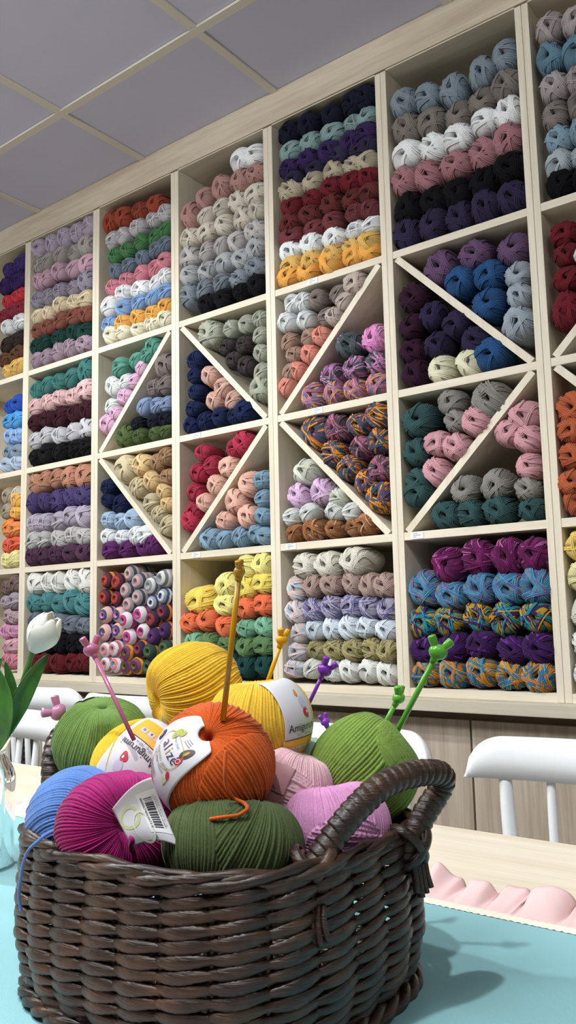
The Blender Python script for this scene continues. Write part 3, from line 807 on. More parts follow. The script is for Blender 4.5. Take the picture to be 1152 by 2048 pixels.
items = []
for bay, comp, crop, ents in YARN:
    ox, oy, sc = CR[crop]
    ia, ib = span(bay)
    here = []
    for name, spec, pts in ents:
        px = [(ox + x / sc, oy + y / sc) for x, y in pts]
        vert = len(px) > 1 and (max(q[1] for q in px) - min(q[1] for q in px)) > 1.1 * (max(q[0] for q in px) - min(q[0] for q in px))
        order = sorted(range(len(px)), key=lambda i: px[i][1] if vert else px[i][0])
        for i, q in enumerate(px):
            P = at_y(q[0], q[1], WALL_Y - 0.008)
            here.append(dict(bay=bay, comp=comp, name=name, spec=spec, x=P[0], z=P[2], n=len(px), k=order.index(i), vert=vert, px=q))
    for a in here:
        hx, hz = 9.0, 9.0
        dm = 9.0
        for c in here:
            if c is a:
                continue
            dx, dz = abs(c['x'] - a['x']), abs(c['z'] - a['z'])
            dm = min(dm, sqrt(dx * dx + dz * dz))
            if dz < 0.55 * dx:
                hx = min(hx, dx)
            if dx < 0.75 * dz:
                hz = min(hz, dz)
        big = 0.043 if bay < 5 else 0.05
        rx = hx / 2 * 1.03 if hx < 0.125 else None
        rz = hz / 2 * 1.08 if hz < 0.125 else None
        if rx is None and rz is None:
            rx = rz = min(big, dm / 2 * 1.05)
        rx = rx or rz * 1.05
        rz = rz or rx * 0.95
        if comp in (UA, UB, LA, LB):
            near = sorted(sqrt((c['x'] - a['x']) ** 2 + (c['z'] - a['z']) ** 2) for c in here if c is not a)
            rr = (near[0] * 0.7 + near[min(1, len(near) - 1)] * 0.3 if near else 0.09) / 2
            rx, rz = rr * 1.02, rr * 0.97
        rx = min(max(rx, 0.030), 0.054)
        rz = min(max(rz, 0.8 * rx, 0.027), 1.15 * rx)
        rx, rz = rx * 1.05, rz * 1.06
        a['rx'], a['rz'] = rx, rz
        a['x'] = min(max(a['x'], ia + rx * 1.0), ib - rx * 1.0)
    lo = ZB if comp == BOT else None
    for a in here:
        # keep clear of the boards
        zs = sorted([ZB - ZTH / 2, Z3, Z2, Z1, ZT + ZTH / 2])
        for z0, z1 in zip(zs, zs[1:]):
            if z0 < a['z'] < z1:
                a['z'] = min(max(a['z'], z0 + ZTH / 2 + a['rz'] * 0.98), z1 - ZTH / 2 - a['rz'] * 0.98)
    if comp in (UA, UB, LA, LB):
        # nothing pokes through the slanted boards
        kind = DIAG[bay][0 if comp in (UA, UB) else 1]
        zl, zh = ((Z2, Z1) if comp in (UA, UB) else (Z3, Z2))
        zl, zh = zl + ZTH / 2, zh - ZTH / 2
        p0, p1 = ((ia, zl), (ib, zh)) if kind == 'up' else ((ia, zh), (ib, zl))
        dv = np.array([p1[0] - p0[0], p1[1] - p0[1]])
        dv /= np.linalg.norm(dv)
        nn = np.array([-dv[1], dv[0]]) * (1 if comp in (UA, LA) else -1)
        for a in here:
            for it in range(3):
                rr = sqrt((a['rx'] * nn[0]) ** 2 + (a['rz'] * nn[1]) ** 2)
                gap = (a['x'] - p0[0]) * nn[0] + (a['z'] - p0[1]) * nn[1] - 0.0095 - rr * 0.97
                if gap < 0:
                    a['x'] -= nn[0] * gap
                    a['z'] -= nn[1] * gap
                a['x'] = min(max(a['x'], ia + a['rx'] * 0.98), ib - a['rx'] * 0.98)
                a['z'] = min(max(a['z'], zl + a['rz'] * 0.98), zh - a['rz'] * 0.98)
            rr = sqrt((a['rx'] * nn[0]) ** 2 + (a['rz'] * nn[1]) ** 2)
            gap = (a['x'] - p0[0]) * nn[0] + (a['z'] - p0[1]) * nn[1] - 0.0095 - rr * 0.97
            if gap < -0.002:
                k_ = max(0.72, 1 + gap / rr)
                a['rx'] *= k_
                a['rz'] *= k_
    items += here

for a in items:
    P = np.array([a['x'], WALL_Y, a['z']]) - CAM
    d = P @ FW
    u, v = 576 + FPX * (P @ RT) / d, 1024 - FPX * (P @ UP) / d
    a['area'] = a['rx'] * a['rz'] / d ** 2 * (1 if 0 <= u <= 1152 and 0 <= v <= 2048 else 0.2)
items.sort(key=lambda a: -a['area'])
HI = [skein_shape(100 + i) for i in range(9)]
LO = [skein_shape(300 + i, False) for i in range(6)]
HIM = []
for i, (v, f, uv) in enumerate(HI):
    o = link_mesh('yarn_skein', v, f, None, None, True, uv=uv)
    o.data.materials.append(None)
    HIM.append(o.data)
    bpy.data.objects.remove(o)
YM = {}


def ymat(name, spec):
    if spec not in YM:
        YM[spec] = yarn_material(name.replace(' ', '_') + '_yarn', spec)
    return YM[spec]


def seats(a, what='skeins'):
    n, k = a['n'], a['k']
    place = ('in the ' + a['comp']) if 'box' in a['comp'] else a['comp']
    one = what[:-1]
    if n == 1:
        h = f"the only {a['name']} {one}"
    elif n == 2:
        h = f"{('upper' if a['vert'] else 'left') if k == 0 else ('lower' if a['vert'] else 'right')} of two {a['name']} {what}"
    else:
        o = ORD2[k]
        h = f"{o} of {NUM[n]} {a['name']} {what} {'downwards' if a['vert'] else 'from left'}"
    return f"{h} {place}, {BAYNAME[a['bay']]} bay"


ORD2 = ['first', 'second', 'third', 'fourth', 'fifth', 'sixth', 'seventh', 'eighth', 'ninth', 'tenth']
KEEP = 300
sv, sf, suv, smi, slots, nv = [], [], [], [], [], 0
for j, a in enumerate(items):
    g = random.Random(j * 13 + 5)
    ry = (a['rx'] + a['rz']) / 2 * (1.0 if a['bay'] < 5 else 0.95)
    y0 = WALL_Y - g.uniform(0.004, 0.014)
    rot = g.uniform(-0.2, 0.2) + (pi if g.random() < 0.5 else 0)
    mat = ymat(a['name'], a['spec'])
    if j < KEEP:
        o = bpy.data.objects.new('yarn_skein', HIM[g.randrange(len(HIM))])
        COL.objects.link(o)
        o.location = (a['x'], y0, a['z'])
        o.rotation_euler = (g.uniform(-0.06, 0.06), rot, g.uniform(-0.08, 0.08))
        o.scale = (a['rx'], ry, a['rz'])
        o.material_slots[0].link = 'OBJECT'
        o.material_slots[0].material = mat
        grp = f"{a['name']} skeins {('in the ' + a['comp']) if 'box' in a['comp'] else a['comp']}, {BAYNAME[a['bay']]} bay"
        tag(o, seats(a), 'yarn', grp)
    else:
        v, f, uv = LO[g.randrange(len(LO))]
        c, s = cos(rot), sin(rot)
        w_ = v * np.array([a['rx'], ry, a['rz']])
        w_ = np.stack([w_[:, 0] * c + w_[:, 2] * s, w_[:, 1], -w_[:, 0] * s + w_[:, 2] * c], -1) + np.array([a['x'], y0, a['z']])
        if mat not in slots:
            slots.append(mat)
        sv.append(w_)
        suv.append(uv)
        sf.extend([tuple(i + nv for i in q) for q in f])
        smi.extend([slots.index(mat)] * len(f))
        nv += len(v)
if sv:
    o = link_mesh('yarn_skeins', np.concatenate(sv), sf, None, None, True, mats=slots, mi=smi, uv=np.concatenate(suv))
    tag(o, 'the many smaller coloured skeins filling the far left bays in level rows', 'yarn', 'small skeins in the left bays', 'stuff')

CK = [link_mesh('yarn_cake', *cake_shape(i)[:2], None, None, True, uv=cake_shape(i)[2]) for i in range(3)]
for o in CK:
    o.data.materials.append(None)
CKM = [o.data for o in CK]
for o in CK:
    bpy.data.objects.remove(o)
ox, oy, sc = CR['I']
ia, ib = span(2)
CMAT = {k: cake_material(CAKE_NAME[k].replace(' ', '_') + '_cake', v) for k, v in PA.items()}
cnt = {}
rows = sorted(range(len(CAKES)), key=lambda i: CAKES[i][0])
for k in PA:
    ids = [i for i in rows if CAKES[i][2] == k]
    for j, i in enumerate(ids):
        cnt[i] = (j, len(ids))
for i, (x, y, k) in enumerate(CAKES):
    P = at_y(ox + x / sc, oy + y / sc, WALL_Y - 0.01)
    r = 0.0315 if k not in 'u' else 0.028
    j, n = cnt[i]
    o = bpy.data.objects.new('yarn_cake', CKM[i % 3])
    COL.objects.link(o)
    o.location = (min(max(P[0], ia + r), ib - r), WALL_Y - 0.012 - 0.02 * random.random(), max(P[2], ZB + r * 0.98))
    o.rotation_euler = (random.uniform(-.05, .05), random.uniform(0, 6.28), random.uniform(-0.08, 0.08))
    o.scale = (r, r, r)
    o.material_slots[0].link = 'OBJECT'
    o.material_slots[0].material = CMAT[k]
    lab = f"{ORD2[j]} of {NUM[n]} {CAKE_NAME[k]} spiral yarn cakes from left, bottom box, third bay" if n > 2 else f"{('left', 'right')[j]} of two {CAKE_NAME[k]} spiral yarn cakes, bottom box, third bay"
    tag(o, lab, 'yarn', 'spiral yarn cakes in the third bay')

# ================================================================ table and runner
TZ = 0.75
TX0, TX1, TY0, TY1 = -2.75, 0.45, 0.17, 1.112
tb = thing('wooden_table', 'long pale wooden table carrying the wicker basket and teal runner', 'table', ((TX0 + TX1) / 2, 0.64, 0))
MB().box((TX0, TY0, TZ - 0.032), (TX1, TY1, TZ), 0.003).build('tabletop', M['table'], tb, False)
for x in (TX0 + 0.06, TX1 - 0.12):
    for y in (TY0 + 0.05, TY1 - 0.11):
        MB().box((x, y, 0), (x + 0.06, y + 0.06, TZ - 0.033), 0.003).build('leg', M['table'], tb, False)
for y in (TY0 + 0.07, TY1 - 0.09):
    MB().box((TX0 + 0.1, y, TZ - 0.1), (TX1 - 0.1, y + 0.02, TZ - 0.033)).build('apron', M['table'], tb, False)


def cloth_material():
    t = NT('teal_runner_cloth')
    tc = t.n('ShaderNodeTexCoord')
    sep = t.n('ShaderNodeSeparateXYZ')
    t.l(tc.outputs['Object'], sep.inputs[0])
    a = t.math('SINE', t.math('MULTIPLY', t.math('ADD', sep.outputs[0], sep.outputs[1]), 3600.0))
    b = t.math('SINE', t.math('MULTIPLY', t.math('SUBTRACT', sep.outputs[0], sep.outputs[1]), 5200.0))
    nz = t.n('ShaderNodeTexNoise', _Scale=5.0, _Detail=3.0)
    t.l(tc.outputs['Object'], nz.inputs['Vector'])
    t.set(Base_Color=t.mix(nz.outputs[0], lin('#88bcc3'), lin('#93c6cc')), Roughness=0.8, Sheen_Weight=0.1)
    t.b.inputs['Specular IOR Level'].default_value = 0.2
    t.bump(t.math('ADD', a, t.math('MULTIPLY', b, 0.4)), 0.16, 0.0003)
    return t.m


M['cloth'] = cloth_material()
M['ruffle'] = plain('pink_ruffle_cotton', '#e6c4c3', 0.85, 0.05, 90, 0.1)
M['lace'] = plain('cream_lace', '#efe9d6', 0.85, 0.05, 300, 0.3)
CY0, CY1, CX0, CX1 = 0.385, 0.808, -1.75, 0.4
rn = thing('table_runner', 'teal cloth runner with cream lace edge and pink ruffle on the table', 'tablecloth', (-0.7, 0.6, TZ))


def cloth_z(x, y):
    z = TZ + 0.0022
    for (cx, cy, dx, dy, wd, h) in ((-0.2, 0.70, 1, 0.28, 0.02, 0.0012), (-0.9, 0.68, 1, -0.15, 0.025, 0.0014), (-0.75, 0.47, 0.5, 0.8, 0.02, 0.0016), (-1.1, 0.75, 1, 0.1, 0.012, 0.001), (-0.22, 0.6, 1, 0.12, 0.03, 0.0016)):
        dd = (x - cx) * -dy + (y - cy) * dx
        z = z + h * np.exp(-(dd / wd) ** 2)
    return z


nx, ny = 260, 70
X, Y = np.meshgrid(np.linspace(CX0, CX1, nx), np.linspace(CY0, CY1, ny), indexing='ij')
V = np.stack([X, Y, cloth_z(X, Y)], -1).reshape(-1, 3)
F = [(i * ny + j, (i + 1) * ny + j, (i + 1) * ny + j + 1, i * ny + j + 1) for i in range(nx - 1) for j in range(ny - 1)]
link_mesh('cloth_panel', V, F, M['cloth'], rn)

def ruffle(side, seed):
    g = np.random.default_rng(seed)
    ns, nt = 1500, 13
    s = np.linspace(CX0, CX1, ns)
    t = np.linspace(0, 1, nt)
    S, T = np.meshgrid(s, t, indexing='ij')
    x, z = S.copy(), np.full_like(S, TZ + 0.0035)
    y = T * 0.05
    # rounded gathers, wide at their crests and pinched at the seam between them
    cs, c = [CX0], CX0
    while c < CX1:
        c += g.uniform(0.028, 0.062)
        cs.append(c)
    cs = np.array(cs)
    ph = 2 * pi * np.interp(S, cs, np.arange(len(cs)))
    hs = np.clip(g.gamma(1.5, 0.0062, len(cs)) + 0.002, 0.002, 0.022)
    ln = g.uniform(-0.5, 1.0, len(cs))
    mid = (cs[1:] + cs[:-1]) / 2
    hh = np.interp(S, mid, hs[:-1])
    ll = np.interp(S, mid, ln[:-1])
    kk = 2 * pi / np.gradient(cs).mean()
    up_ = 0.5 - 0.5 * np.cos(ph)
    z += hh * T ** 0.85 * (up_ ** 1.3 + 0.16 * np.sin(2 * ph + 3 * np.sin(S * 40)) + 0.10 * np.sin(3.3 * ph))
    z = np.maximum(z, TZ + 0.002)
    x += -T ** 0.7 * (0.95 / kk) * np.sin(ph) * np.clip(hh / 0.014, 0.1, 1.2) + ll * hh * up_ * T * 0.9
    y += T * (0.004 * np.sin(ph * 0.5 + seed) - 0.25 * hh * up_)
    for k in range(4):
        f, p = g.uniform(60, 190), g.uniform(0, 6.28)
        z += 0.0011 * T * (1 + np.sin(S * f + p))
        y += 0.0016 * T * np.sin(S * f * 0.8 + p)
    y0 = CY1 if side > 0 else CY0
    V = np.stack([x, y0 + side * y, z], -1).reshape(-1, 3)
    F = [(i * nt + j, (i + 1) * nt + j, (i + 1) * nt + j + 1, i * nt + j + 1) for i in range(ns - 1) for j in range(nt - 1)]
    if side < 0:
        F = [q[::-1] for q in F]
    o = link_mesh('ruffle', V, F, M['ruffle'], rn)
    md = o.modifiers.new('thick', 'SOLIDIFY')
    md.thickness = 0.0009
    o['label'] = 'gathered pink cotton ruffle'
    return o


ruffle(1, 3)
ruffle(-1, 4)
for side in (1, -1):
    y0 = CY1 if side > 0 else CY0
    n = 900
    s = np.linspace(CX0, CX1, n)
    sc = 0.0014 * np.abs(np.sin(s * pi / 0.0085))
    rows = []
    for off, dz in ((-0.0055, 0.0006), (-0.0035, 0.0022), (0.0, 0.0027), (0.003, 0.0024), (0.0048, 0.0008)):
        k = -1 if off < 0 else 1
        yy = y0 + off + k * sc * (1.0 if abs(off) > 0.003 else 0.0)
        rows.append(np.stack([s, yy, cloth_z(s, yy) + dz + 0.0004 * np.sin(s * 900)], -1))
    V = np.stack(rows, 1).reshape(-1, 3)
    F = [(i * 5 + j, (i + 1) * 5 + j, (i + 1) * 5 + j + 1, i * 5 + j + 1) for i in range(n - 1) for j in range(4)]
    link_mesh('lace_trim', V, F, M['lace'], rn)['label'] = 'cream scalloped lace edging'

# ================================================================ wicker basket


def wicker_material():
    t = NT('dark_glossy_wicker')
    tc = t.n('ShaderNodeTexCoord')
    n1 = t.n('ShaderNodeTexNoise', _Scale=38.0, _Detail=3.0)
    t.l(tc.outputs['Object'], n1.inputs['Vector'])
    mp = t.n('ShaderNodeMapping')
    mp.inputs['Scale'].default_value = (60, 60, 900)
    t.l(tc.outputs['Object'], mp.inputs['Vector'])
    n2 = t.n('ShaderNodeTexNoise', _Scale=1.0, _Detail=4.0)
    t.l(mp.outputs[0], n2.inputs['Vector'])
    f = t.math('ADD', t.math('MULTIPLY', n1.outputs[0], 0.65), t.math('MULTIPLY', n2.outputs[0], 0.35))
    col = t.ramp(f, [(0.32, lin('#170f0b')), (0.48, lin('#2f2018')), (0.62, lin('#4a3323')), (0.8, lin('#775437'))])
    t.set(Base_Color=col, Roughness=t.math('ADD', t.math('MULTIPLY', n2.outputs[0], 0.4), 0.2))
    t.b.inputs['Coat Weight'].default_value = 0.15
    t.b.inputs['Coat Roughness'].default_value = 0.25
    t.bump(n2.outputs[0], 0.7, 0.0012)
    return t.m


M['wicker'] = wicker_material()
BC = np.array([-0.497, 0.546])
BX = np.array([0.9987, -0.05])
BY = np.array([0.05, 0.9987])
BA, BB, BN, BH = 0.152, 0.137, 3.0, 0.125
_t = np.linspace(0, 2 * pi, 4001)
_px = BA * np.sign(np.cos(_t)) * np.abs(np.cos(_t)) ** (2 / BN)
_py = BB * np.sign(np.sin(_t)) * np.abs(np.sin(_t)) ** (2 / BN)
_sl = np.concatenate([[0], np.cumsum(np.hypot(np.diff(_px), np.diff(_py)))])
_sl /= _sl[-1]


def outline(s):
    "rim outline at fraction s of its length, with its outward normal, in basket axes"
    s = np.asarray(s) % 1.0
    x, y = np.interp(s, _sl, _px), np.interp(s, _sl, _py)
    e = 0.004
    tx = np.interp((s + e) % 1, _sl, _px) - np.interp((s - e) % 1, _sl, _px)
    ty = np.interp((s + e) % 1, _sl, _py) - np.interp((s - e) % 1, _sl, _py)
    n = np.hypot(tx, ty)
    return x, y, ty / n, -tx / n


def flare(h):
    return np.interp(h, [0, 0.08, 0.2, 0.38, 0.6, 0.8, 1.0], [0.90, 0.95, 0.995, 1.025, 1.025, 1.01, 1.0])


def bpt(x, y, z):
    x, y = np.asarray(x), np.asarray(y)
    return np.stack([BC[0] + x * BX[0] + y * BY[0], BC[1] + x * BX[1] + y * BY[1], TZ + 0.0035 + z + 0 * x], -1)


bk = thing('wicker_basket', 'dark brown woven wicker basket full of yarn balls on the teal runner', 'basket', (BC[0], BC[1], TZ))
NS, ROWS = 26, 28
mb = MB()
g = np.random.default_rng(21)
nseg = NS * 18
s = np.arange(nseg) / nseg
for k in range(ROWS):
    h = (k + 0.5) / ROWS
    ph = pi * NS * s + pi * k
    wob = sum(g.uniform(-1, 1) * np.sin(2 * pi * s * m + g.uniform(0, 6.28)) for m in (3, 5, 8, 13)) * 0.0004
    per = np.repeat(g.uniform(0.9, 1.14, NS), 18)
    per = (per + np.roll(per, 3) + np.roll(per, -3)) / 3
    c = np.cos(ph)
    off = 0.0033 * c + 0.0006 * np.sin(2 * pi * s * 7 + k)
    x, y, nx_, ny_ = outline(s)
    fl = flare(h)
    z = BH * h + 0.0020 * np.sin(ph + 0.4) + wob
    P = bpt(x * fl + nx_ * off, y * fl + ny_ * off, z)
    c01 = np.clip((c + 0.5) / 1.5, 0, 1)
    fine = 1 + 0.07 * np.sin(2 * pi * s * 190 + k * 1.7) * np.sin(2 * pi * s * 37 + k)
    tv, tf = tube(P, 0.0047 * per * fine * (0.48 + 0.60 * c01 ** 1.2), 10, closed=True, up=(0, 0, 1), rb=0.0024 * fine * (0.75 + 0.3 * per * c01))
    mb.add(tv, tf)
for j in range(2 * NS):
    hh = np.linspace(0, 1.0, 12)
    x, y, nx_, ny_ = outline(j / NS / 2)
    ins = 0.0048 if j % 2 else 0.0
    P = bpt(x * flare(hh) - nx_ * ins, y * flare(hh) - ny_ * ins, BH * hh)
    mb.add(*tube(P, 0.0042 if j % 2 else 0.0030, 6))
mb.build('woven_wall', M['wicker'], bk)
mb = MB()
for j in range(3):
    s = np.arange(420) / 420
    x, y, nx_, ny_ = outline(s)
    a = 2 * pi * (s * 6 + j / 3)
    P = bpt(x + nx_ * (0.0042 * np.cos(a)), y + ny_ * (0.0042 * np.cos(a)), BH - 0.001 + 0.0036 * np.sin(a))
    mb.add(*tube(P, 0.0036 * (1 + 0.15 * np.sin(s * 80 + j) + 0.1 * np.sin(s * 200 + 2 * j)), 8, closed=True, up=(0, 0, 1)))
mb.build('rim', M['wicker'], bk)
mb = MB()
s = np.arange(120) / 120
x, y, _, _ = outline(s)
for q in np.linspace(0.06, 0.955, 16):
    mb.add(*tube(bpt(x * q, y * q, 0.003 + 0.001 * np.sin(s * 2 * pi * 30)), 0.0042, 6, closed=True, up=(0, 0, 1)))
mb.build('base', M['wicker'], bk)
# braided foot ring
mb = MB()
for j in range(3):
    s = np.arange(360) / 360
    x, y, nx_, ny_ = outline(s)
    a = 2 * pi * (s * 15 + j / 3)
    P = bpt(x * 0.965 + nx_ * (0.003 + 0.004 * np.cos(a)), y * 0.965 + ny_ * (0.003 + 0.004 * np.cos(a)), 0.0045 + 0.003 * np.sin(a))
    mb.add(*tube(P, 0.0042, 6, closed=True, up=(0, 0, 1)))
mb.build('foot_ring', M['wicker'], bk)


def handle(pts, r0, wraps, feet):
    P = spline(pts, 420)
    n, k = len(P), 14
    g = np.random.default_rng(int(wraps))
    T, N, B = frames(P)
    L = np.concatenate([[0], np.cumsum(np.linalg.norm(np.diff(P, axis=0), axis=1))])
    L /= L[-1]
    a = np.arange(k) * 2 * pi / k
    amp = g.uniform(0.09, 0.24, wraps + 4)
    V = []
    for i in range(n):
        q = L[i] * wraps + 0.22 * np.sin(a + 0.6)
        idx = np.clip(np.floor(q).astype(int) + 1, 0, wraps + 3)
        fr = q - np.floor(q)
        rr = r0 * (1 + amp[idx] * (0.35 - fr) + 0.05 * np.sin(np.pi * fr))
        V.append(P[i] + N[i] * (np.cos(a) * rr)[:, None] + B[i] * (np.sin(a) * rr)[:, None])
    V = np.concatenate(V)
    F = [(i * k + q, i * k + (q + 1) % k, (i + 1) * k + (q + 1) % k, (i + 1) * k + q) for i in range(n - 1) for q in range(k)]
    F += [tuple(range(k))[::-1], tuple((n - 1) * k + q for q in range(k))]
    h = link_mesh('handle', V, F, M['wicker'], bk)
    for (fp, out, tng, end) in feet:
        fp, out, tng = np.asarray(fp), np.asarray(out), np.asarray(tng)
        up = np.array([0, 0, 1.0])
        mb = MB()
        for sgn in (1, -1):
            for kx in range(2):
                aa = np.linspace(0, 2 * pi, 48, endpoint=False)
                ax1 = up * 0.8 + tng * sgn * 0.6
                c0 = fp + tng * sgn * 0.004 * kx + up * (0.002 + 0.004 * kx)
                Pq = c0 + np.outer(np.cos(aa) * 0.0145, out) + np.outer(np.sin(aa) * 0.0165, ax1)
                mb.add(*tube(Pq, 0.0042, 8, closed=True, up=tuple(np.cross(out, ax1)), rb=0.0024))
        mb.build('binding', M['wicker'], h)
        mb = MB()
        for kx in range(4):
            b0 = fp + out * (0.009 if end else 0.017) + tng * (0.0044 * (kx - 1.5)) + up * (-0.006 if end else -0.014)
            ln = (0.022, 0.026, 0.024, 0.021)[kx]
            Pq = np.array([b0, b0 + up * -ln * 0.5 + out * (0.002 if end else 0.005), b0 + up * -ln + out * (0.003 if end else 0.007) + tng * 0.001 * kx])
            mb.add(*tube(spline(Pq, 8), 0.0032, 8, rb=0.0022))
        mb.build('tail', M['wicker'], h)
    return h


RT3 = RT
fa = at(628, 1742, 0.585)
fb = at(818, 1690, 0.652)
tg = (fb - fa) * [1, 1, 0]
tg /= np.linalg.norm(tg)
ot = np.array([tg[1], -tg[0], 0])
on_ = ot * 0.55 + np.array([0.1, -0.83, 0])
on_ /= np.linalg.norm(on_)
tn_ = np.array([-on_[1], on_[0], 0])
handle([fa + [0, 0, -0.02], fa, at(662, 1682, 0.592), at(712, 1618, 0.602), at(770, 1568, 0.618), at(838, 1546, 0.640), at(884, 1550, 0.660), at(878, 1582, 0.668), at(848, 1630, 0.662), fb, fb + [0, 0, -0.02]], 0.0098, 36,
       [(fa + [0, 0, -0.004], on_, tn_, 0), (fb + [0, 0, -0.004], ot, tg, 1)])
ga = at(112, 1612, 0.805)
gb = at(232, 1585, 0.905)
tg2 = (gb - ga) * [1, 1, 0]
tg2 /= np.linalg.norm(tg2)
ot2 = np.array([-tg2[1], tg2[0], 0])
if ot2 @ np.array([-1.0, 0, 0]) < 0:
    ot2 = -ot2
handle([ga + [0, 0, -0.02], ga, at(103, 1560, 0.812), at(107, 1500, 0.828), at(128, 1462, 0.85), at(165, 1446, 0.87), at(205, 1462, 0.89), at(228, 1515, 0.9), gb, gb + [0, 0, -0.02]], 0.0098, 31,
       [(ga + [0, 0, -0.004], ot2, tg2, 0), (gb + [0, 0, -0.004], ot2, tg2, 1)])

# ================================================================ balls in the basket


def fibre_material(name, color, groove=0.0):
    t = NT(name)
    tc = t.n('ShaderNodeTexCoord')
    n1 = t.n('ShaderNodeTexNoise', _Scale=900.0, _Detail=2.0)
    n2 = t.n('ShaderNodeTexNoise', _Scale=60.0, _Detail=2.0)
    t.l(tc.outputs['Object'], n1.inputs['Vector'])
    t.l(tc.outputs['Object'], n2.inputs['Vector'])
    c = lin(color)
    f = t.math('ADD', t.math('MULTIPLY', n1.outputs[0], 0.6), t.math('MULTIPLY', n2.outputs[0], 0.4))
    t.set(Base_Color=t.ramp(f, [(0.3, tuple(v * 0.75 for v in c)), (0.7, tuple(min(1, v * 1.2 + 0.005) for v in c))]), Roughness=0.85, Sheen_Weight=0.22, Sheen_Roughness=0.45)
    t.b.inputs['Specular IOR Level'].default_value = 0.2
    t.bump(n1.outputs[0], 0.5, 0.0006)
    return t.m


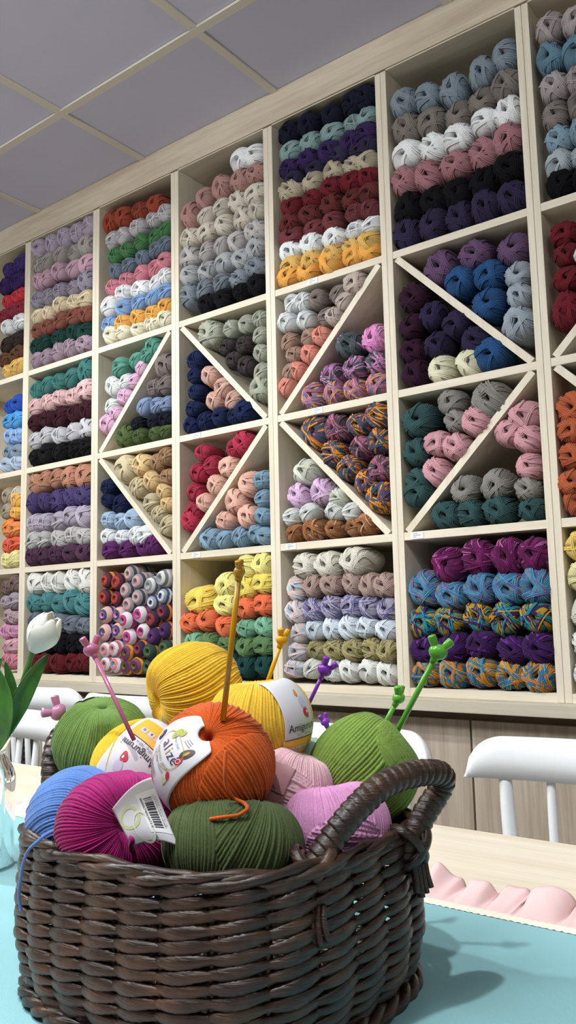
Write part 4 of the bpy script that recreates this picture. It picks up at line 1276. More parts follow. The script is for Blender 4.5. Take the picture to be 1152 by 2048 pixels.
class Ball:
    "a wound ball: axis and other directions are given as (right, up, towards the lens)"

    def __init__(s, label, px, py, d, a, c, axis, color, N=112, hole=0.06, p=1.7, tw=0.25, over=(), nps=120, seed=1, cname='yarn', sq=1.0):
        s.sq = sq
        s.C = at(px, py, d)
        s.T = -(s.C - CAM) / np.linalg.norm(s.C - CAM)
        s.R = np.cross(np.array([0, 0, 1.0]), s.T)
        s.R /= np.linalg.norm(s.R)
        s.U = np.cross(s.T, s.R)
        s.w = s.vec(axis)
        ref = s.T if abs(s.T @ s.w) < 0.93 else -s.U
        s.e1 = ref - s.w * (ref @ s.w)
        s.e1 /= np.linalg.norm(s.e1)
        s.e2 = np.cross(s.w, s.e1)
        s.a, s.c, s.h, s.p = a, c, hole * a, p
        g = np.random.default_rng(seed)
        npf = N * 6
        phi = np.arange(npf) * 2 * pi / npf
        psi = -pi + np.arange(nps) * 2 * pi / nps
        PS, PH = np.meshgrid(psi, phi, indexing='ij')
        R, Z = s.prof(PS)
        e = 1e-3
        R2, Z2 = s.prof(PS + e)
        tr, tz = (R2 - R) / e, (Z2 - Z) / e
        L = np.hypot(tr, tz) + 1e-9
        nr, nz = tz / L, -tr / L
        jit = g.uniform(-1, 1, N + 2)

        def ridges(u, n):
            fr = u - np.floor(u)
            idx = np.floor(u).astype(int) % n
            return np.sqrt(np.clip(1 - (2 * fr - 1) ** 2, 0, 1)) * (1 + 0.25 * jit[idx % N]) + 0.35 * jit[(idx * 7) % N]
        wid = 2 * pi * a / N
        warp = 0.06 * np.sin(2 * PH + seed) + 0.03 * np.sin(5 * PH + 2 * seed)
        u = (PH / (2 * pi) + tw * PS / (2 * pi) * np.cos(PS * 0.5) + 0.02 * np.sin(PS * 2 + seed) + warp * 0.12) * N
        H = ridges(u, N) * wid * 0.62 * np.clip(R / a * 1.2, 0.15, 1)
        q = np.stack([R * np.cos(PH) / a, R * np.sin(PH) / a, Z / c], -1)
        q /= np.linalg.norm(q, axis=-1)[..., None] + 1e-9
        for (ax2, m, cs, n2, lift) in over:
            A = s.loc(ax2)
            mm = s.loc(m)
            b1 = np.cross(A, mm)
            b1 /= np.linalg.norm(b1)
            b2 = np.cross(A, b1)
            az = np.arctan2(q @ b2, q @ b1) / (2 * pi)
            msk = (q @ mm + 0.05 * np.sin(az * 9) > cs) & (np.cos(PS) > -0.35)
            H2 = ridges(az * n2, n2) * wid * 0.62 + lift
            H = np.where(msk, H2, H)
        lump = 1 + 0.012 * np.sin(3 * PH + seed) * np.cos(PS) + 0.010 * np.sin(2 * PS + 2 * PH + seed * 2)
        Rr, Zz = R * lump + nr * H, Z * lump + nz * H
        V = s.C + (Rr * np.cos(PH))[..., None] * s.e1 + (Rr * np.sin(PH))[..., None] * s.e2 + Zz[..., None] * s.w
        V = s.squash(V)
        i = np.arange(nps)[:, None]
        j = np.arange(npf)[None, :]
        i2, j2 = (i + 1) % nps, (j + 1) % npf
        F = np.stack([i * npf + j, i * npf + j2, i2 * npf + j2, i2 * npf + j], -1).reshape(-1, 4)
        s.root = thing('yarn_ball', label, 'yarn', tuple(s.C - np.array([0, 0, min(a, c)])), 'yarn balls in the basket')
        s.mat = fibre_material(cname + '_cotton_yarn', color)
        s.ball = link_mesh('wound_yarn', V.reshape(-1, 3), F[:, ::-1].copy(), s.mat, s.root)

    def vec(s, v):
        q = v[0] * s.R + v[1] * s.U + v[2] * s.T
        return q / np.linalg.norm(q)

    def loc(s, v):
        q = s.vec(v)
        return np.array([q @ s.e1, q @ s.e2, q @ s.w])

    def squash(s, V):
        return V + (s.sq - 1) * ((V - s.C) @ s.U)[..., None] * s.U

    def prof(s, ps):
        R = s.h + (s.a - s.h) * ((1 + np.cos(ps)) / 2) ** s.p
        Z = s.c * np.sin(ps) * (1 - 0.10 * np.sin(ps) ** 8)
        return R, Z

    # ---- paper band: u metres across, v metres along towards the axis end
    def band(s, direction, half, v0, v1, off=0.0026, mat='paper', name='paper_band', tilt=0.0):
        q = s.loc(direction)
        s.phl = atan2(q[1], q[0])
        ps = np.linspace(-2.2, 2.2, 801)
        R, Z = s.prof(ps)
        L = np.concatenate([[0], np.cumsum(np.hypot(np.diff(R), np.diff(Z)))])
        s._ps, s._L = ps, L - np.interp(0, ps, L)
        s.off = off
        nu, nv = 26, 60
        U, Vv = np.meshgrid(np.linspace(-half, half, nu), np.linspace(v0, v1, nv), indexing='ij')
        P = s.on(U.ravel(), Vv.ravel(), 0.0)
        F = [(i * nv + j, (i + 1) * nv + j, (i + 1) * nv + j + 1, i * nv + j + 1) for i in range(nu - 1) for j in range(nv - 1)]
        s.lab = link_mesh(name, P, F, M[mat], s.root)
        md = s.lab.modifiers.new('thick', 'SOLIDIFY')
        md.thickness = 0.0004
        md.offset = -1
        s.lab['label'] = 'printed paper band'
        return s.lab

    def on(s, u, v, lift=0.0005):
        u, v = np.asarray(u, float), np.asarray(v, float)
        ps = np.interp(v, s._L, s._ps)
        R, Z = s.prof(ps)
        R2, Z2 = s.prof(ps + 1e-3)
        tr, tz = (R2 - R) / 1e-3, (Z2 - Z) / 1e-3
        L = np.hypot(tr, tz) + 1e-9
        nr, nz = tz / L, -tr / L
        ph = s.phl + np.clip(u / np.maximum(R, 0.012), -1.5, 1.5)
        o = s.off + lift
        R, Z = R + nr * o, Z + nz * o
        return s.squash(s.C + (R * np.cos(ph))[:, None] * s.e1 + (R * np.sin(ph))[:, None] * s.e2 + Z[:, None] * s.w)

    def text(s, body, u, v, size, rot=0.0, mat='ink', lift=0.0006, sx=1.0, name='lettering', align='CENTER'):
        cu = bpy.data.curves.new('txt', 'FONT')
        cu.body = body
        cu.size = size
        cu.align_x = align
        cu.align_y = 'CENTER'
        to = bpy.data.objects.new('txt', cu)
        COL.objects.link(to)
        dg = bpy.context.evaluated_depsgraph_get()
        me = to.evaluated_get(dg).to_mesh()
        co = np.array([tuple(q.co) for q in me.vertices])
        fs = [tuple(p.vertices) for p in me.polygons]
        to.evaluated_get(dg).to_mesh_clear()
        bpy.data.objects.remove(to)
        bpy.data.curves.remove(cu)
        x, y = co[:, 0] * sx, co[:, 1]
        c, sn = cos(rot), sin(rot)
        P = s.on(u + x * c - y * sn, v + x * sn + y * c, lift)
        return link_mesh(name, P, fs, M[mat], s.lab, False)

    def patch(s, pts, mat, name, lift=0.0004):
        "a small printed shape, given as an outline in (u, v)"
        pts = np.asarray(pts, float)
        c = pts.mean(0)
        rings = [c[None, :] + (pts - c) * k for k in (0.999, 0.66, 0.33)]
        V = np.concatenate(rings + [c[None, :]])
        n = len(pts)
        F = []
        for r in range(2):
            F += [(r * n + i, r * n + (i + 1) % n, (r + 1) * n + (i + 1) % n, (r + 1) * n + i) for i in range(n)]
        F += [(2 * n + i, 2 * n + (i + 1) % n, 3 * n) for i in range(n)]
        return link_mesh(name, s.on(V[:, 0], V[:, 1], lift), F, M[mat], s.lab, False)

    def rect(s, u0, u1, v0, v1, mat, name, lift=0.0004, nu=14, nv=6):
        U, Vv = np.meshgrid(np.linspace(u0, u1, nu), np.linspace(v0, v1, nv), indexing='ij')
        P = s.on(U.ravel(), Vv.ravel(), lift)
        F = [(i * nv + j, (i + 1) * nv + j, (i + 1) * nv + j + 1, i * nv + j + 1) for i in range(nu - 1) for j in range(nv - 1)]
        return link_mesh(name, P, F, M[mat], s.lab, False)

    def ring(s, u, v, r0, r1, mat, name, sy=1.0, lift=0.0005, n=28):
        a = np.arange(n) * 2 * pi / n
        U = np.concatenate([u + r0 * np.cos(a), u + r1 * np.cos(a)])
        Vv = np.concatenate([v + r0 * sy * np.sin(a), v + r1 * sy * np.sin(a)])
        F = [(i, (i + 1) % n, n + (i + 1) % n, n + i) for i in range(n)]
        return link_mesh(name, s.on(U, Vv, lift), F, M[mat], s.lab, False)


def blob(u, v, ru, rv, rot=0.0, n=18, k=0.0):
    a = np.arange(n) * 2 * pi / n
    r = 1 + k * np.sin(3 * a)
    x, y = ru * r * np.cos(a), rv * r * np.sin(a)
    return np.stack([u + x * cos(rot) - y * sin(rot), v + x * sin(rot) + y * cos(rot)], -1)


for nm, cl in (('band_yellow', '#f0b53a'), ('print_maroon', '#7d2648'), ('print_navy', '#2c3173'), ('print_gold', '#b59a3f'), ('print_plum', '#453659'), ('print_red', '#c8283c'), ('print_olive', '#8f8a52'),
               ('print_grey', '#8b8c96'), ('print_brown', '#4a3027'), ('print_green', '#a9ad2f'), ('print_pale_green', '#c9cf9d'), ('print_lilac', '#c9c3d8'), ('print_orange', '#d58f35'), ('print_white', '#f2f2f5'), ('print_cream', '#dfe3cf')):
    M[nm] = plain(nm, cl, 0.5)
M['band_grey'] = plain('band_grey_paper', '#a9b0a8', 0.5)
M['band_pink'] = plain('band_pink_paper', '#b88a90', 0.5)


def amigurumi(b, dv=0.0):
    "white band printed Amigurumi over a yellow foot with care marks"
    b.rect(-0.0205, 0.0205, -0.036 + dv, -0.0135 + dv, 'band_yellow', 'yellow_foot', 0.0003, 16, 16)
    b.rect(-0.0205, 0.0205, -0.0135 + dv, -0.0129 + dv, 'ink', 'rule', 0.0005, 16, 2)
    b.text('Amigurumi', 0.001, -0.0045 + dv, 0.0088, sx=0.92)
    b.text('50 g . 100 m', 0.0, -0.0103 + dv, 0.0033, mat='print_grey')
    b.patch(blob(0.006, 0.0060 + dv, 0.0034, 0.0046, 0.5, k=0.12), 'print_red', 'red_mark')
    b.patch(blob(0.0068, 0.0066 + dv, 0.0009, 0.0014, 0.2), 'print_white', 'mark_gap', 0.0007)
    b.patch(blob(0.0055, 0.0145 + dv, 0.0042, 0.0058, 0.3), 'print_lilac', 'pale_figure')
    b.patch(blob(0.0015, 0.0235 + dv, 0.0019, 0.0032, -0.2, k=-0.1), 'print_orange', 'orange_drop')
    for k in range(4):
        u = -0.0125 + k * 0.0078
        b.rect(u - 0.0030, u + 0.0030, -0.0245 + dv, -0.0195 + dv, 'print_lilac', 'care_box', 0.0006, 3, 3)
        b.text('xoao'[k], u, -0.022 + dv, 0.0048, lift=0.0009, mat='ink')


# back yellow ball, resting high at the back
b = Ball('large yellow yarn ball at the back of the basket with sideways strands', 390, 1385, 0.80, 0.0475, 0.0435, (-0.93, -0.22, 0.30), '#e2b834', 100, 0.05, 1.55, 0.12,
         [((-0.85, -0.35, 0.40), (0.0, -0.75, 0.66), 0.80, 96, 0.0006)], 200, 1, 'mustard')
b.band((-0.2, -0.75, 0.35), 0.015, 0.014, 0.052, mat='band_grey')
B_YBACK = b
b = Ball('yellow yarn ball behind the orange ball with a white printed band at its side', 520, 1444, 0.745, 0.0455, 0.038, (-0.10, 0.97, 0.12), '#e5bc3c', 104, 0.05, 1.6, 0.10, (), 130, 2, 'yellow')
b.band((0.80, -0.05, 0.62), 0.0205, -0.043, 0.043)
amigurumi(b)
B_YEL = b
b = Ball('green yarn ball at the left with strands fanning from its top, beside the left handle', 205, 1483, 0.80, 0.0462, 0.0405, (0.0, 0.90, 0.43), '#6f9148', 112, 0.03, 2.1, 0.10, (), 130, 3, 'leaf_green')
b.band((-0.62, 0.10, -0.95), 0.009, -0.01, 0.046)
b.text('||| | || |', 0.0, 0.034, 0.007)
B_GRN = b
b = Ball('bright green yarn ball at the right end under the basket handle', 726, 1540, 0.735, 0.0462, 0.0445, (0.74, 0.64, -0.20), '#799642', 96, 0.05, 1.6, 0.22,
         [((-0.55, 0.80, 0.25), (0.78, 0.40, 0.50), 0.80, 92, 0.0007)], 260, 4, 'bright_green')
b.band((-0.60, 0.45, -0.66), 0.011, -0.05, 0.046, mat='band_grey')
B_BRT = b
b = Ball('yellow yarn ball mostly covered by a white band, between the green and orange balls', 284, 1542, 0.745, 0.0440, 0.0400, (-0.66, -0.58, 0.30), '#eab92c', 100, 0.05, 1.6, 0.10, (), 120, 5, 'golden')
b.band((-0.22, 0.20, 1.0), 0.0250, -0.040, 0.048)
amigurumi(b, 0.010)
b = Ball('pale pink yarn ball tucked between the orange and pink balls', 583, 1582, 0.70, 0.0335, 0.0340, (0.35, 0.90, 0.1), '#dfb7bf', 84, 0.05, 1.6, 0.1,
         [((0.80, -0.35, 0.3), (-0.25, -0.35, 0.85), 0.62, 84, 0.0006)], 240, 6, 'pale_pink')
b.band((-0.62, -0.62, 0.55), 0.013, -0.02, 0.02, mat='band_pink')
b.text('cotton', 0.0, 0.004, 0.0045, rot=-0.6)
b.rect(-0.013, 0.013, -0.002, -0.0014, 'ink', 'rule', 0.0005, 10, 2)
b = Ball('cornflower blue yarn ball at the left rim with a loose tail', 158, 1640, 0.70, 0.0420, 0.0330, (0.62, -0.05, 0.76), '#6089cc', 92, 0.16, 1.25, 0.25, (), 130, 7, 'cornflower_blue')
b.band((-0.35, -0.9, 0.3), 0.009, -0.01, 0.026, mat='paper')
B_BLU = b
b = Ball('magenta yarn ball at the front left with a barcode band through its centre', 238, 1650, 0.648, 0.0480, 0.0300, (0.27, -0.04, 0.96), '#a2176c', 92, 0.05, 1.4, 0.30, (), 140, 8, 'magenta', 0.83)
# its wide band comes out of the centre hole as a free sheet of paper bent over the ball
SH = [at(224, 1618, 0.622), at(302, 1555, 0.606), at(356, 1692, 0.596), at(264, 1694, 0.606)]
b.phl = 0.0


def sheet(u, v, lift=0.0005):
    "u along the upper edge, v up the left edge, both from 0 to 1"
    u, v = np.asarray(u, float)[:, None], np.asarray(v, float)[:, None]
    P = (1 - u) * (v * SH[0] + (1 - v) * SH[3]) + u * (v * SH[1] + (1 - v) * SH[2])
    P = P + b.T * (0.008 * np.sin(pi * np.clip(u * 0.85 + 0.1, 0, 1)) * 1.0 + 0.0025 * np.sin(v * 5.5 + 2 * u) + lift)
    e = 1.0 - v
    return P + b.U * (0.004 * np.sin(pi * u) * v) - b.U * (-0.004 * np.sin(pi * u) * e)


b.on = sheet
nu = 30
U_, V_ = np.meshgrid(np.linspace(0, 1, nu), np.linspace(0, 1, nu), indexing='ij')
b.lab = link_mesh('paper_band', sheet(U_.ravel(), V_.ravel(), 0.0), [(i * nu + j, (i + 1) * nu + j, (i + 1) * nu + j + 1, i * nu + j + 1) for i in range(nu - 1) for j in range(nu - 1)], M['paper'], b.root)
md = b.lab.modifiers.new('thick', 'SOLIDIFY')
md.thickness = 0.0004
md.offset = 0
b.lab['label'] = 'grey white paper band with a barcode'
b.rect(0.50, 0.97, 0.16, 0.84, 'print_white', 'barcode_panel', 0.0005, 16, 16)
g = np.random.default_rng(9)
y = 0.24
while y < 0.74:
    wd = float(g.choice([0.008, 0.014, 0.020]))
    b.rect(0.63, 0.83, y, y + wd, 'ink', 'barcode_bar', 0.0009, 5, 2)
    y += wd + float(g.choice([0.009, 0.014, 0.02]))
b.text('8680674064573 8', 0.575, 0.50, 0.072, rot=-pi / 2, lift=0.0009)
b.text('COTTON GOLD HOBBY', 0.875, 0.50, 0.048, rot=-pi / 2, lift=0.0009)
b.text('COLOR 149 LOT 27 116', 0.925, 0.50, 0.044, rot=-pi / 2, lift=0.0009)
b.ring(0.22, 0.56, 0.15, 0.21, 'print_pale_green', 'pale_green_ring', 1.1, 0.0006)
b.ring(0.40, 0.28, 0.17, 0.20, 'print_cream', 'pale_ring', 1.6, 0.0008)
b.patch(blob(0.56, 0.07, 0.045, 0.055, 0.3, k=0.15), 'print_grey', 'grey_print')
B_MAG = b
b = Ball('pink yarn ball at the front right under the handle', 672, 1655, 0.665, 0.0425, 0.0350, (-0.12, 0.97, 0.05), '#d596c4', 96, 0.05, 1.6, 0.10,
         [((0.92, -0.18, 0.25), (0.15, -0.55, 0.80), 0.70, 96, 0.0007)], 260, 10, 'pink')
b = Ball('dark olive green yarn ball at the front of the basket', 466, 1690, 0.628, 0.0520, 0.0350, (0.16, 0.97, 0.02), '#4b5a32', 118, 0.05, 1.6, 0.12,
         [((0.42, 0.85, 0.25), (0.70, -0.05, 0.70), 0.55, 112, 0.0006)], 260, 11, 'dark_olive')
b.band((-0.93, -0.05, -0.05), 0.012, -0.04, 0.035, mat='band_grey')
B_OLV = b
b = Ball('orange yarn ball on top with a white printed band and a loose end', 428, 1524, 0.655, 0.0462, 0.0400, (-0.12, 0.55, 0.83), '#cd5a18', 100, 0.03, 2.0, 0.20,
         [((-0.55, 0.80, 0.25), (0.62, -0.35, 0.70), 0.62, 96, 0.0008)], 260, 12, 'orange')
b.band((-0.94, -0.26, 0.03), 0.0255, -0.024, 0.060, off=0.003)
DV = 0.033
x = -0.0088
for ch, mt, wd in (('a', 'print_maroon', 0.0052), ('l', 'print_navy', 0.0034), ('i', 'print_gold', 0.0034), ('z', 'print_plum', 0.0050), ('é', 'print_plum', 0.0054)):
    b.text(ch, x + wd / 2, 0.0040 + DV, 0.0115, rot=0.0, mat=mt, sx=0.9)
    x += wd
b.text('cotton gold', 0.001, -0.0045 + DV, 0.0048, mat='print_olive')
b.text('HOBBY NEW', 0.0, -0.0095 + DV, 0.0038, mat='print_grey')
b.text('cotton club', -0.002, 0.0112 + DV, 0.0030, mat='print_grey')
for k in range(3):
    b.rect(-0.012, 0.004, -0.0175 + DV - k * 0.0022, -0.0167 + DV - k * 0.0022, 'print_grey', 'small_print', 0.0005, 8, 2)
    b.rect(0.001, 0.008 - k * 0.001, 0.0165 + DV + k * 0.0018, 0.0172 + DV + k * 0.0018, 'print_grey', 'small_print', 0.0005, 6, 2)
b.patch(blob(0.0125, 0.0125 + DV, 0.0038, 0.0048), 'print_brown', 'brown_ring', 0.0005)
b.patch(blob(0.0125, 0.0125 + DV, 0.0013, 0.0022), 'print_gold', 'ring_centre', 0.0008)
b.patch(blob(-0.0085, 0.0120 + DV, 0.0028, 0.0042, 0.3), 'print_green', 'green_print', 0.0005)
b.patch(blob(-0.0060, 0.0165 + DV, 0.0020, 0.0026, 0.3), 'print_green', 'green_print', 0.0005)
b.patch(blob(0.0135, 0.0055 + DV, 0.0026, 0.0030), 'print_red', 'red_badge', 0.0005)
b.ring(0.0135, 0.0055 + DV, 0.0014, 0.0018, 'print_white', 'badge_ring', lift=0.0008)
b.patch(blob(0.0155, -0.0075 + DV, 0.0016, 0.0034, 0.5), 'print_red', 'small_figure', 0.0005)
b.patch(blob(0.0150, -0.0130 + DV, 0.0024, 0.0030, 0.2, k=0.2), 'print_pale_green', 'small_figure', 0.0005)
b.patch(blob(-0.0185, -0.0035 + DV, 0.0030, 0.0044), 'print_navy', 'blue_badge', 0.0005)
b.patch(blob(-0.0185, -0.0035 + DV, 0.0012, 0.0020), 'print_orange', 'badge_centre', 0.0008)
b.ring(0.0005, 0.003 + DV, 0.0150, 0.0156, 'print_gold', 'gold_outline', 0.75, 0.0005, 40)
B_ORG = b
# hidden lower layer that the others rest on; one mint ball peeps out between the pale pink and bright green balls
for i, (q, cl, nm, lb) in enumerate((((612, 1545, 0.765), '#b7d3bd', 'mint', 'pale mint yarn ball just peeping out between yellow and bright green balls'),)):
    Ball(lb, q[0], q[1], q[2], 0.034, 0.032, (0.1, 0.9, 0.2), cl, 80, 0.05, 1.6, 0.1, (), 80, 40 + i, nm)


def strand(name, pts, r, mat, root, n=60):
    tv, tf = tube(spline(pts, n), r, 8)
    return link_mesh(name, tv, tf, mat, root)


strand('loose_end', [at(452, 1500, 0.604), at(450, 1540, 0.600), at(453, 1572, 0.602), at(468, 1596, 0.606), at(488, 1606, 0.600), at(494, 1618, 0.593), at(476, 1630, 0.590), at(448, 1634, 0.588), at(420, 1638, 0.590)], 0.00135, B_ORG.mat, B_ORG.root)
strand('loose_end', [at(150, 1655, 0.652), at(118, 1660, 0.650), at(95, 1668, 0.632), at(75, 1683, 0.625), at(56, 1702, 0.624), at(46, 1730, 0.628), at(41, 1760, 0.630), at(38, 1790, 0.632), at(42, 1822, 0.632)], 0.00125, B_BLU.mat, B_BLU.root)
strand('strand_end', [at(265, 1700, 0.620), at(262, 1690, 0.606), at(265, 1680, 0.602), at(262, 1674, 0.604)], 0.0021, B_MAG.mat, B_MAG.root, 24)

# ================================================================ rabbit-headed needles


def needle(label, color, cname, p0, p1, r, hs, ear, spread=0.6, fwd=0.35):
    A, Bp = at(*p0), at(*p1)
    m = plain(cname + '_plastic', color, 0.25, 0.03, 200)
    root = thing('knitting_needle', label, 'knitting needle', tuple(A), 'rabbit-headed needles')
    L = Bp - A
    Lh = L / np.linalg.norm(L)
    tv, tf = tube(np.array([A, A + L * 0.5, Bp]), r, 14)
    link_mesh('shaft', tv, tf, m, root)
    T = -(Bp - CAM) / np.linalg.norm(Bp - CAM)
    R = np.cross([0, 0, 1.0], T)
    R /= np.linalg.norm(R)
    U = np.cross(T, R)
    cvec = lambda v: v[0] * R + v[1] * U + v[2] * T
    z = cvec(ear)
    z /= np.linalg.norm(z)
    x = np.cross(z, T)
    x /= np.linalg.norm(x)
    x = x * cos(spread) + np.cross(z, x) * sin(spread)
    y = np.cross(z, x)
    Mx = np.stack([x, y, z], 1)
    hc = Bp + Lh * hs * 0.55
    head = MB().add(*ellipsoid(hc, hs * 1.12, hs * 0.95, hs * 0.92, 24, 16, Mx))
    head.add(*ellipsoid(hc + y * hs * 0.55 - z * hs * 0.25, hs * 0.62, hs * 0.5, hs * 0.5, 16, 12, Mx))
    head.add(*tube(np.array([Bp - Lh * hs * 0.9, Bp + Lh * hs * 0.3]), np.array([r * 1.25, r * 1.6]), 14))
    head.build('rabbit_head', m, root)
    for sg in (-1, 1):
        ex = z * 0.93 + x * sg * fwd
        ex /= np.linalg.norm(ex)
        b0 = hc + z * hs * 0.55 + x * sg * hs * 0.48
        P = [b0, b0 + ex * hs * 0.45, b0 + ex * hs * 0.9, b0 + ex * hs * 1.25, b0 + ex * hs * 1.42]
        tv, tf = tube(spline(P, 14), np.interp(np.linspace(0, 1, 14), [0, 0.35, 0.75, 0.93, 1.0], [hs * 0.40, hs * 0.50, hs * 0.52, hs * 0.36, hs * 0.05]), 12)
        link_mesh('ear', tv, tf, m, root)
    return root


needle('tall amber rabbit-headed needle stuck upright in the orange ball', '#b8860f', 'amber', (446, 1440, 0.640), (478, 1150, 0.640), 0.0023, 0.0048, (0.0, 1.0, 0.15), 1.25, 0.2)
needle('pink rabbit-headed needle slanting down into the white banded yellow ball', '#b96f92', 'pink', (268, 1480, 0.703), (186, 1306, 0.745), 0.0019, 0.0067, (-0.1, 0.97, 0.1), 0.25, 0.5)
needle('short pink rabbit-headed needle peeking out behind the left green ball', '#c480a2', 'light_pink', (170, 1462, 0.84), (122, 1428, 0.815), 0.0016, 0.0078, (-0.78, 0.6, 0.15), 0.2, 0.75)
needle('yellow rabbit-headed needle behind the yellow ball with the white band', '#e2a80c', 'yellow', (528, 1385, 0.79), (562, 1286, 0.80), 0.0022, 0.0058, (0.25, 0.96, 0.1), 0.7, 0.3)
needle('purple rabbit-headed needle rising behind the white printed band', '#7b2fae', 'purple', (612, 1420, 0.80), (646, 1347, 0.80), 0.0019, 0.0066, (0.6, 0.75, 0.2), 0.4, 0.35)
needle('purple needle tip barely showing beside the bright green ball', '#8a3cc0', 'violet', (664, 1475, 0.80), (652, 1448, 0.80), 0.0019, 0.0042, (-0.3, 0.9, 0.2), 0.5, 0.3)
needle('tall green rabbit-headed needle leaning right from the bright green ball', '#58a032', 'green', (775, 1500, 0.735), (872, 1312, 0.715), 0.0025, 0.0074, (0.28, 0.95, 0.1), 0.15, 0.62)
needle('short green rabbit-headed needle beside the tall green one', '#63ab3a', 'light_green', (752, 1480, 0.775), (794, 1402, 0.775), 0.0023, 0.0060, (0.12, 0.98, 0.15), 1.1, 0.25)

# ================================================================ tulip in a glass bottle


def glass_material():
    t = NT('clear_glass')
    t.set(Base_Color=(0.97, 1.0, 0.99), Roughness=0.02, Transmission_Weight=1.0, IOR=1.45)
    return t.m


M['glass'] = glass_material()
M['water'] = NT('water').m
_w = M['water'].node_tree.nodes['Principled BSDF']
_w.inputs['Transmission Weight'].default_value = 1.0
_w.inputs['Roughness'].default_value = 0.0
_w.inputs['IOR'].default_value = 1.33
_w.inputs['Base Color'].default_value = (0.96, 1, 1, 1)
vb = at_z(-31, 1732, TZ + 0.004)
vs = thing('glass_vase', 'clear glass bottle vase at the left picture edge holding the tulip', 'vase', tuple(vb))
vd = (vb - CAM) @ FW
kz = vd / FPX


def vz(py):
    "height of a photograph row at the vase"
    return at_y(-31, py, vb[1])[2] - vb[2]


ro, rn_, rf = 57 * kz, 37 * kz, 53 * kz
hs1, hs2, hn, hf = vz(1565), vz(1535), vz(1508), vz(1464)
pr = [(0.001, 0.0), (ro * 0.9, 0.0), (ro, 0.004), (ro, hs1), (ro * 0.985, hs1 + (hs2 - hs1) * 0.5), (ro * 0.90, hs2), (rn_ * 1.12, hn - 0.006), (rn_, hn), (rn_ * 1.02, hn + 0.008), (rn_ + (rf - rn_) * 0.5, (hn + hf) / 2 + 0.004), (rf, hf),
      (rf - 0.0012, hf + 0.001), (rf - 0.0024, hf), (rn_ + (rf - rn_) * 0.5 - 0.0024, (hn + hf) / 2 + 0.004), (rn_ - 0.0024, hn + 0.006), (rn_ - 0.0024, hn - 0.001), (rn_ * 1.1 - 0.0024, hn - 0.008), (ro * 0.88 - 0.0022, hs2 - 0.001), (ro - 0.0024, hs1), (ro - 0.0024, 0.008), (ro * 0.85, 0.006), (0.001, 0.006)]
tv, tf = lathe(pr, 48)
link_mesh('bottle', tv + vb, [q[::-1] for q in tf], M['glass'], vs)

M['tulip'] = plain('white_tulip_petal', '#eceadd', 0.45, 0.04, 60, 0.05, Subsurface_Weight=0.15)
M['blush'] = plain('pink_petal_streak', '#e0889c', 0.5)


def leaf_material():
    t = NT('tulip_leaf')
    tc = t.n('ShaderNodeTexCoord')
    nz = t.n('ShaderNodeTexNoise', _Scale=30.0, _Detail=3.0)
    t.l(tc.outputs['Object'], nz.inputs['Vector'])
    t.set(Base_Color=t.ramp(nz.outputs[0], [(0.3, lin('#2c5a22')), (0.7, lin('#4a8232'))]), Roughness=0.42)
    return t.m


M['leaf'] = leaf_material()
M['stem'] = plain('tulip_stem', '#4c7a3a', 0.45, 0.1, 50)
tl = thing('tulip', 'white tulip with pink streak and long green leaves in the glass bottle', 'flower', tuple(vb + [0, 0, 0.01]))
D = float(vd)
stem = [vb + [0.012, 0, 0.012], vb + [0.0, 0, 0.08], at(-22, 1500, D), at(12, 1440, D), at(35, 1395, D), at(52, 1345, D - 0.01), at(66, 1300, D - 0.01)]
tv, tf = tube(spline(stem, 50), np.linspace(0.0030, 0.0036, 50), 12)
link_mesh('stem', tv, tf, M['stem'], tl)


def leaf(pts, wid, face, curl=0.35, n=40, k=11):
    P = spline(pts, n)
    T, N, Bn = frames(P, up=face)
    V = []
    for i in range(n):
        u = i / (n - 1)
        wv = wid * (np.sin(pi * min(1, u ** 0.75)) ** 0.7 if u < 0.999 else 0.0) * (0.55 + 0.45 * min(1, u * 2.2)) + 0.0005
        for q in np.linspace(-1, 1, k):
            V.append(P[i] + Bn[i] * wv * q + N[i] * (curl * wv * (q * q)) )
    F = [(i * k + j, (i + 1) * k + j, (i + 1) * k + j + 1, i * k + j + 1) for i in range(n - 1) for j in range(k - 1)]
    o = link_mesh('leaf', V, F, M['leaf'], tl)
    md = o.modifiers.new('thick', 'SOLIDIFY')
    md.thickness = 0.0009
    return o


tc_ = -FW
leaf([at(-18, 1520, D), at(10, 1460, D - 0.01), at(40, 1400, D - 0.015), at(70, 1345, D - 0.01), at(97, 1308, D)], 0.0118, tc_ + 0.5 * RT)
leaf([at(-25, 1520, D), at(2, 1470, D - 0.02), at(10, 1410, D - 0.025), at(2, 1365, D - 0.02), at(-14, 1322, D - 0.01)], 0.0165, tc_ - 0.35 * RT)
leaf([at(-28, 1515, D), at(4, 1450, D + 0.01), at(22, 1400, D + 0.015), at(20, 1360, D + 0.015), at(10, 1322, D + 0.01)], 0.0085, tc_ + 0.2 * RT)
leaf([at(-45, 1510, D), at(-45, 1440, D), at(-25, 1370, D), at(4, 1315, D)], 0.011, tc_ + 0.2 * RT)
# flower head: six overlapping cupped petals around the stem direction
h0 = at(66, 1302, D - 0.01)
h1 = at(106, 1231, D - 0.01)
ax = (h1 - h0)
HL = np.linalg.norm(ax)
ax /= HL
e1 = tc_ - ax * (tc_ @ ax)
e1 /= np.linalg.norm(e1)
e2 = np.cross(ax, e1)


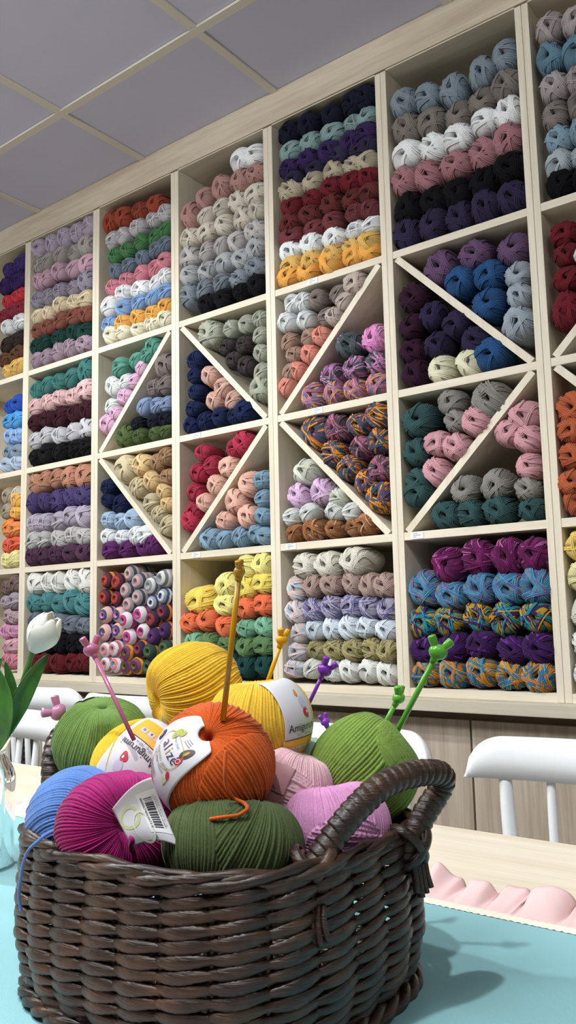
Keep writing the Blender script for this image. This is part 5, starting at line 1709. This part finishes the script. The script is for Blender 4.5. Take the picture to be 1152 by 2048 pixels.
def petal(phi, layer, tip=0.0, wspan=1.05):
    n, k = 26, 17
    V = []
    for i in range(n):
        u = i / (n - 1)
        rad = HL * (0.06 + 0.36 * np.sin(pi * min(1.0, u * 0.62 + 0.02)) ** 0.85) * (1 - 0.46 * (max(0, u - 0.45) / 0.55) ** 1.6) * (1 - 0.06 * layer)
        wv = wspan * (np.sin(pi * min(0.995, 0.10 + 0.86 * u)) ** 0.55)
        for q in np.linspace(-1, 1, k):
            a = phi + q * wv
            rr = rad * (1 + 0.05 * q * q - 0.10 * max(0, u - 0.8) * abs(q))
            hgt = HL * (u * (1.02 + tip) - 0.10 * q * q * u)
            V.append(h0 + ax * hgt + (e1 * cos(a) + e2 * sin(a)) * rr)
    F = [(i * k + j, (i + 1) * k + j, (i + 1) * k + j + 1, i * k + j + 1) for i in range(n - 1) for j in range(k - 1)]
    o = link_mesh('petal', V, F, M['tulip'], tl)
    md = o.modifiers.new('thick', 'SOLIDIFY')
    md.thickness = 0.0011
    return o


for i in range(3):
    petal(2.1 * i + 1.5, 1, 0.0, 0.95)
for i in range(3):
    pe = petal(2.1 * i + 0.45, 0, -0.06, 1.12)

# ================================================================ white spindle chairs


def chair(xc, Y, label, turn=0.0, wd=0.43, top=0.835):
    root = thing('spindle_chair', label, 'chair', (xc, Y - 0.2, 0), 'white spindle-back chairs')
    ct, st = cos(turn), sin(turn)

    def tr(V):
        V = np.asarray(V, float)
        x, y = V[:, 0], V[:, 1]
        return np.stack([xc + x * ct - y * st, Y + x * st + y * ct, V[:, 2]], -1)
    # top rail: bowed, with big rounded upper corners
    h, th, bow = 0.072, 0.020, 0.045
    n = 60
    V, F = [], []
    xs = np.linspace(-1, 1, n)
    rows = []
    for x in xs:
        e = max(0.0, (abs(x) - 0.72) / 0.28)
        topz = top - h * (1 - sqrt(max(0.0, 1 - e ** 2.2))) * 0.93
        botz = top - h + 0.003 * abs(x)
        yb = -bow * x * x
        col_ = []
        for (u, s_) in ((0.0, -1), (0.5, -1), (0.93, -1), (1.0, -0.5), (1.0, 0.5), (0.93, 1), (0.5, 1), (0.0, 1)):
            z = botz + (topz - botz) * u
            col_.append((x * wd / 2, yb + s_ * th / 2 + 0.010 * (u - 0.5), z))
        rows.append(col_)
    k = 8
    V = [p for c in rows for p in c]
    F = [(i * k + j, (i + 1) * k + j, (i + 1) * k + (j + 1) % k, i * k + (j + 1) % k) for i in range(n - 1) for j in range(k)]
    F += [tuple(range(k))[::-1][::-1], tuple((n - 1) * k + q for q in range(k))[::-1]]
    o = link_mesh('top_rail', tr(V), [q[::-1] for q in F], M['white'], root)
    SZ = 0.45
    for i, x in enumerate((-0.150, -0.078, 0.0, 0.078, 0.150)):
        x0, x1 = x * wd / 0.42, x * 0.80
        y0 = -bow * (x0 / (wd / 2)) ** 2
        post = i in (0, 4)
        P = np.array([(x1, 0.035 - 0.055 - (x1 * 3) ** 2 * 0.1, SZ + 0.016), (x0 * 0.93, y0 * 0.8 - 0.012, 0.62), (x0, y0, top - h + 0.012)])
        P = spline(P, 16)
        rr = (0.0115 if post else 0.0075) * (1 + 0.12 * np.sin(np.linspace(0, pi, 16)))
        tv, tf = tube(P, rr, 12)
        link_mesh('post' if post else 'spindle', tr(tv), tf, M['white'], root)
    # seat
    V, F = [], []
    m = 40
    a = np.arange(m) * 2 * pi / m
    ring = lambda kx, z: [(0.205 * kx * np.sign(cos(q)) * abs(cos(q)) ** 0.7, -0.20 + 0.20 * kx * np.sign(sin(q)) * abs(sin(q)) ** 0.7, z) for q in a]
    for kx, z in ((0.94, SZ - 0.02), (1.0, SZ - 0.010), (1.0, SZ + 0.008), (0.96, SZ + 0.016), (0.6, SZ + 0.008), (0.05, SZ + 0.006)):
        V += ring(kx, z)
    F = [(i * m + j, i * m + (j + 1) % m, (i + 1) * m + (j + 1) % m, (i + 1) * m + j) for i in range(5) for j in range(m)]
    F += [tuple(range(m))[::-1], tuple(5 * m + j for j in range(m))]
    link_mesh('seat', tr(V), F, M['white'], root)
    for sx in (-1, 1):
        for y0, y1 in ((-0.06, -0.02), (-0.34, -0.38)):
            tv, tf = tube(spline([(sx * 0.14, y0, SZ - 0.018), (sx * 0.165, (y0 + y1) / 2, 0.24), (sx * 0.19, y1, 0.0)], 12), np.linspace(0.017, 0.012, 12), 12)
            link_mesh('leg', tr(tv), tf, M['white'], root)
        tv, tf = tube(np.array([(sx * 0.166, -0.045, 0.22), (sx * 0.166, -0.355, 0.22)]), 0.008, 10)
        link_mesh('stretcher', tr(tv), tf, M['white'], root)
    return root


chair(-0.455, 1.44, 'white spindle-back chair on the right behind the table, nearest the lens', 0.0, 0.44, 0.834)
chair(-0.965, 1.44, 'white spindle-back chair partly hidden by the bright green ball', 0.0, 0.44, 0.832)
chair(-1.742, 1.543, 'white spindle-back chair behind the left green and back yellow balls', pi, 0.44, 0.852)
chair(-2.187, 1.543, 'white spindle-back chair at the far left below the dark red skeins', pi, 0.44, 0.862)
chair(-1.95, 1.36, 'white spindle-back chair at the left between the tulip and the left basket handle', 0.0, 0.44, 0.824)

# dark punched screen leaning on the cabinets behind the far left chairs
p0, p1 = at_y(24, 1500, 1.93), at_y(62, 1500, 1.93)
scr = thing('lattice_screen', 'black perforated screen behind the white chairs at the far left', 'screen', ((p0[0] + p1[0]) / 2, 1.93, 0))
M['screen'] = plain('black_screen', '#2a2a2c', 0.5)
x0, x1, z1 = p0[0], p1[0], 0.70
mb = MB()
for q in np.arange(x0, x1 + 0.001, (x1 - x0) / 5):
    mb.box((q - 0.005, 1.926, 0.0), (q + 0.005, 1.934, z1))
for z in np.arange(0.01, z1, 0.021):
    mb.box((x0, 1.9265, z - 0.005), (x1, 1.9335, z + 0.005))
mb.build('lattice', M['screen'], scr, False)
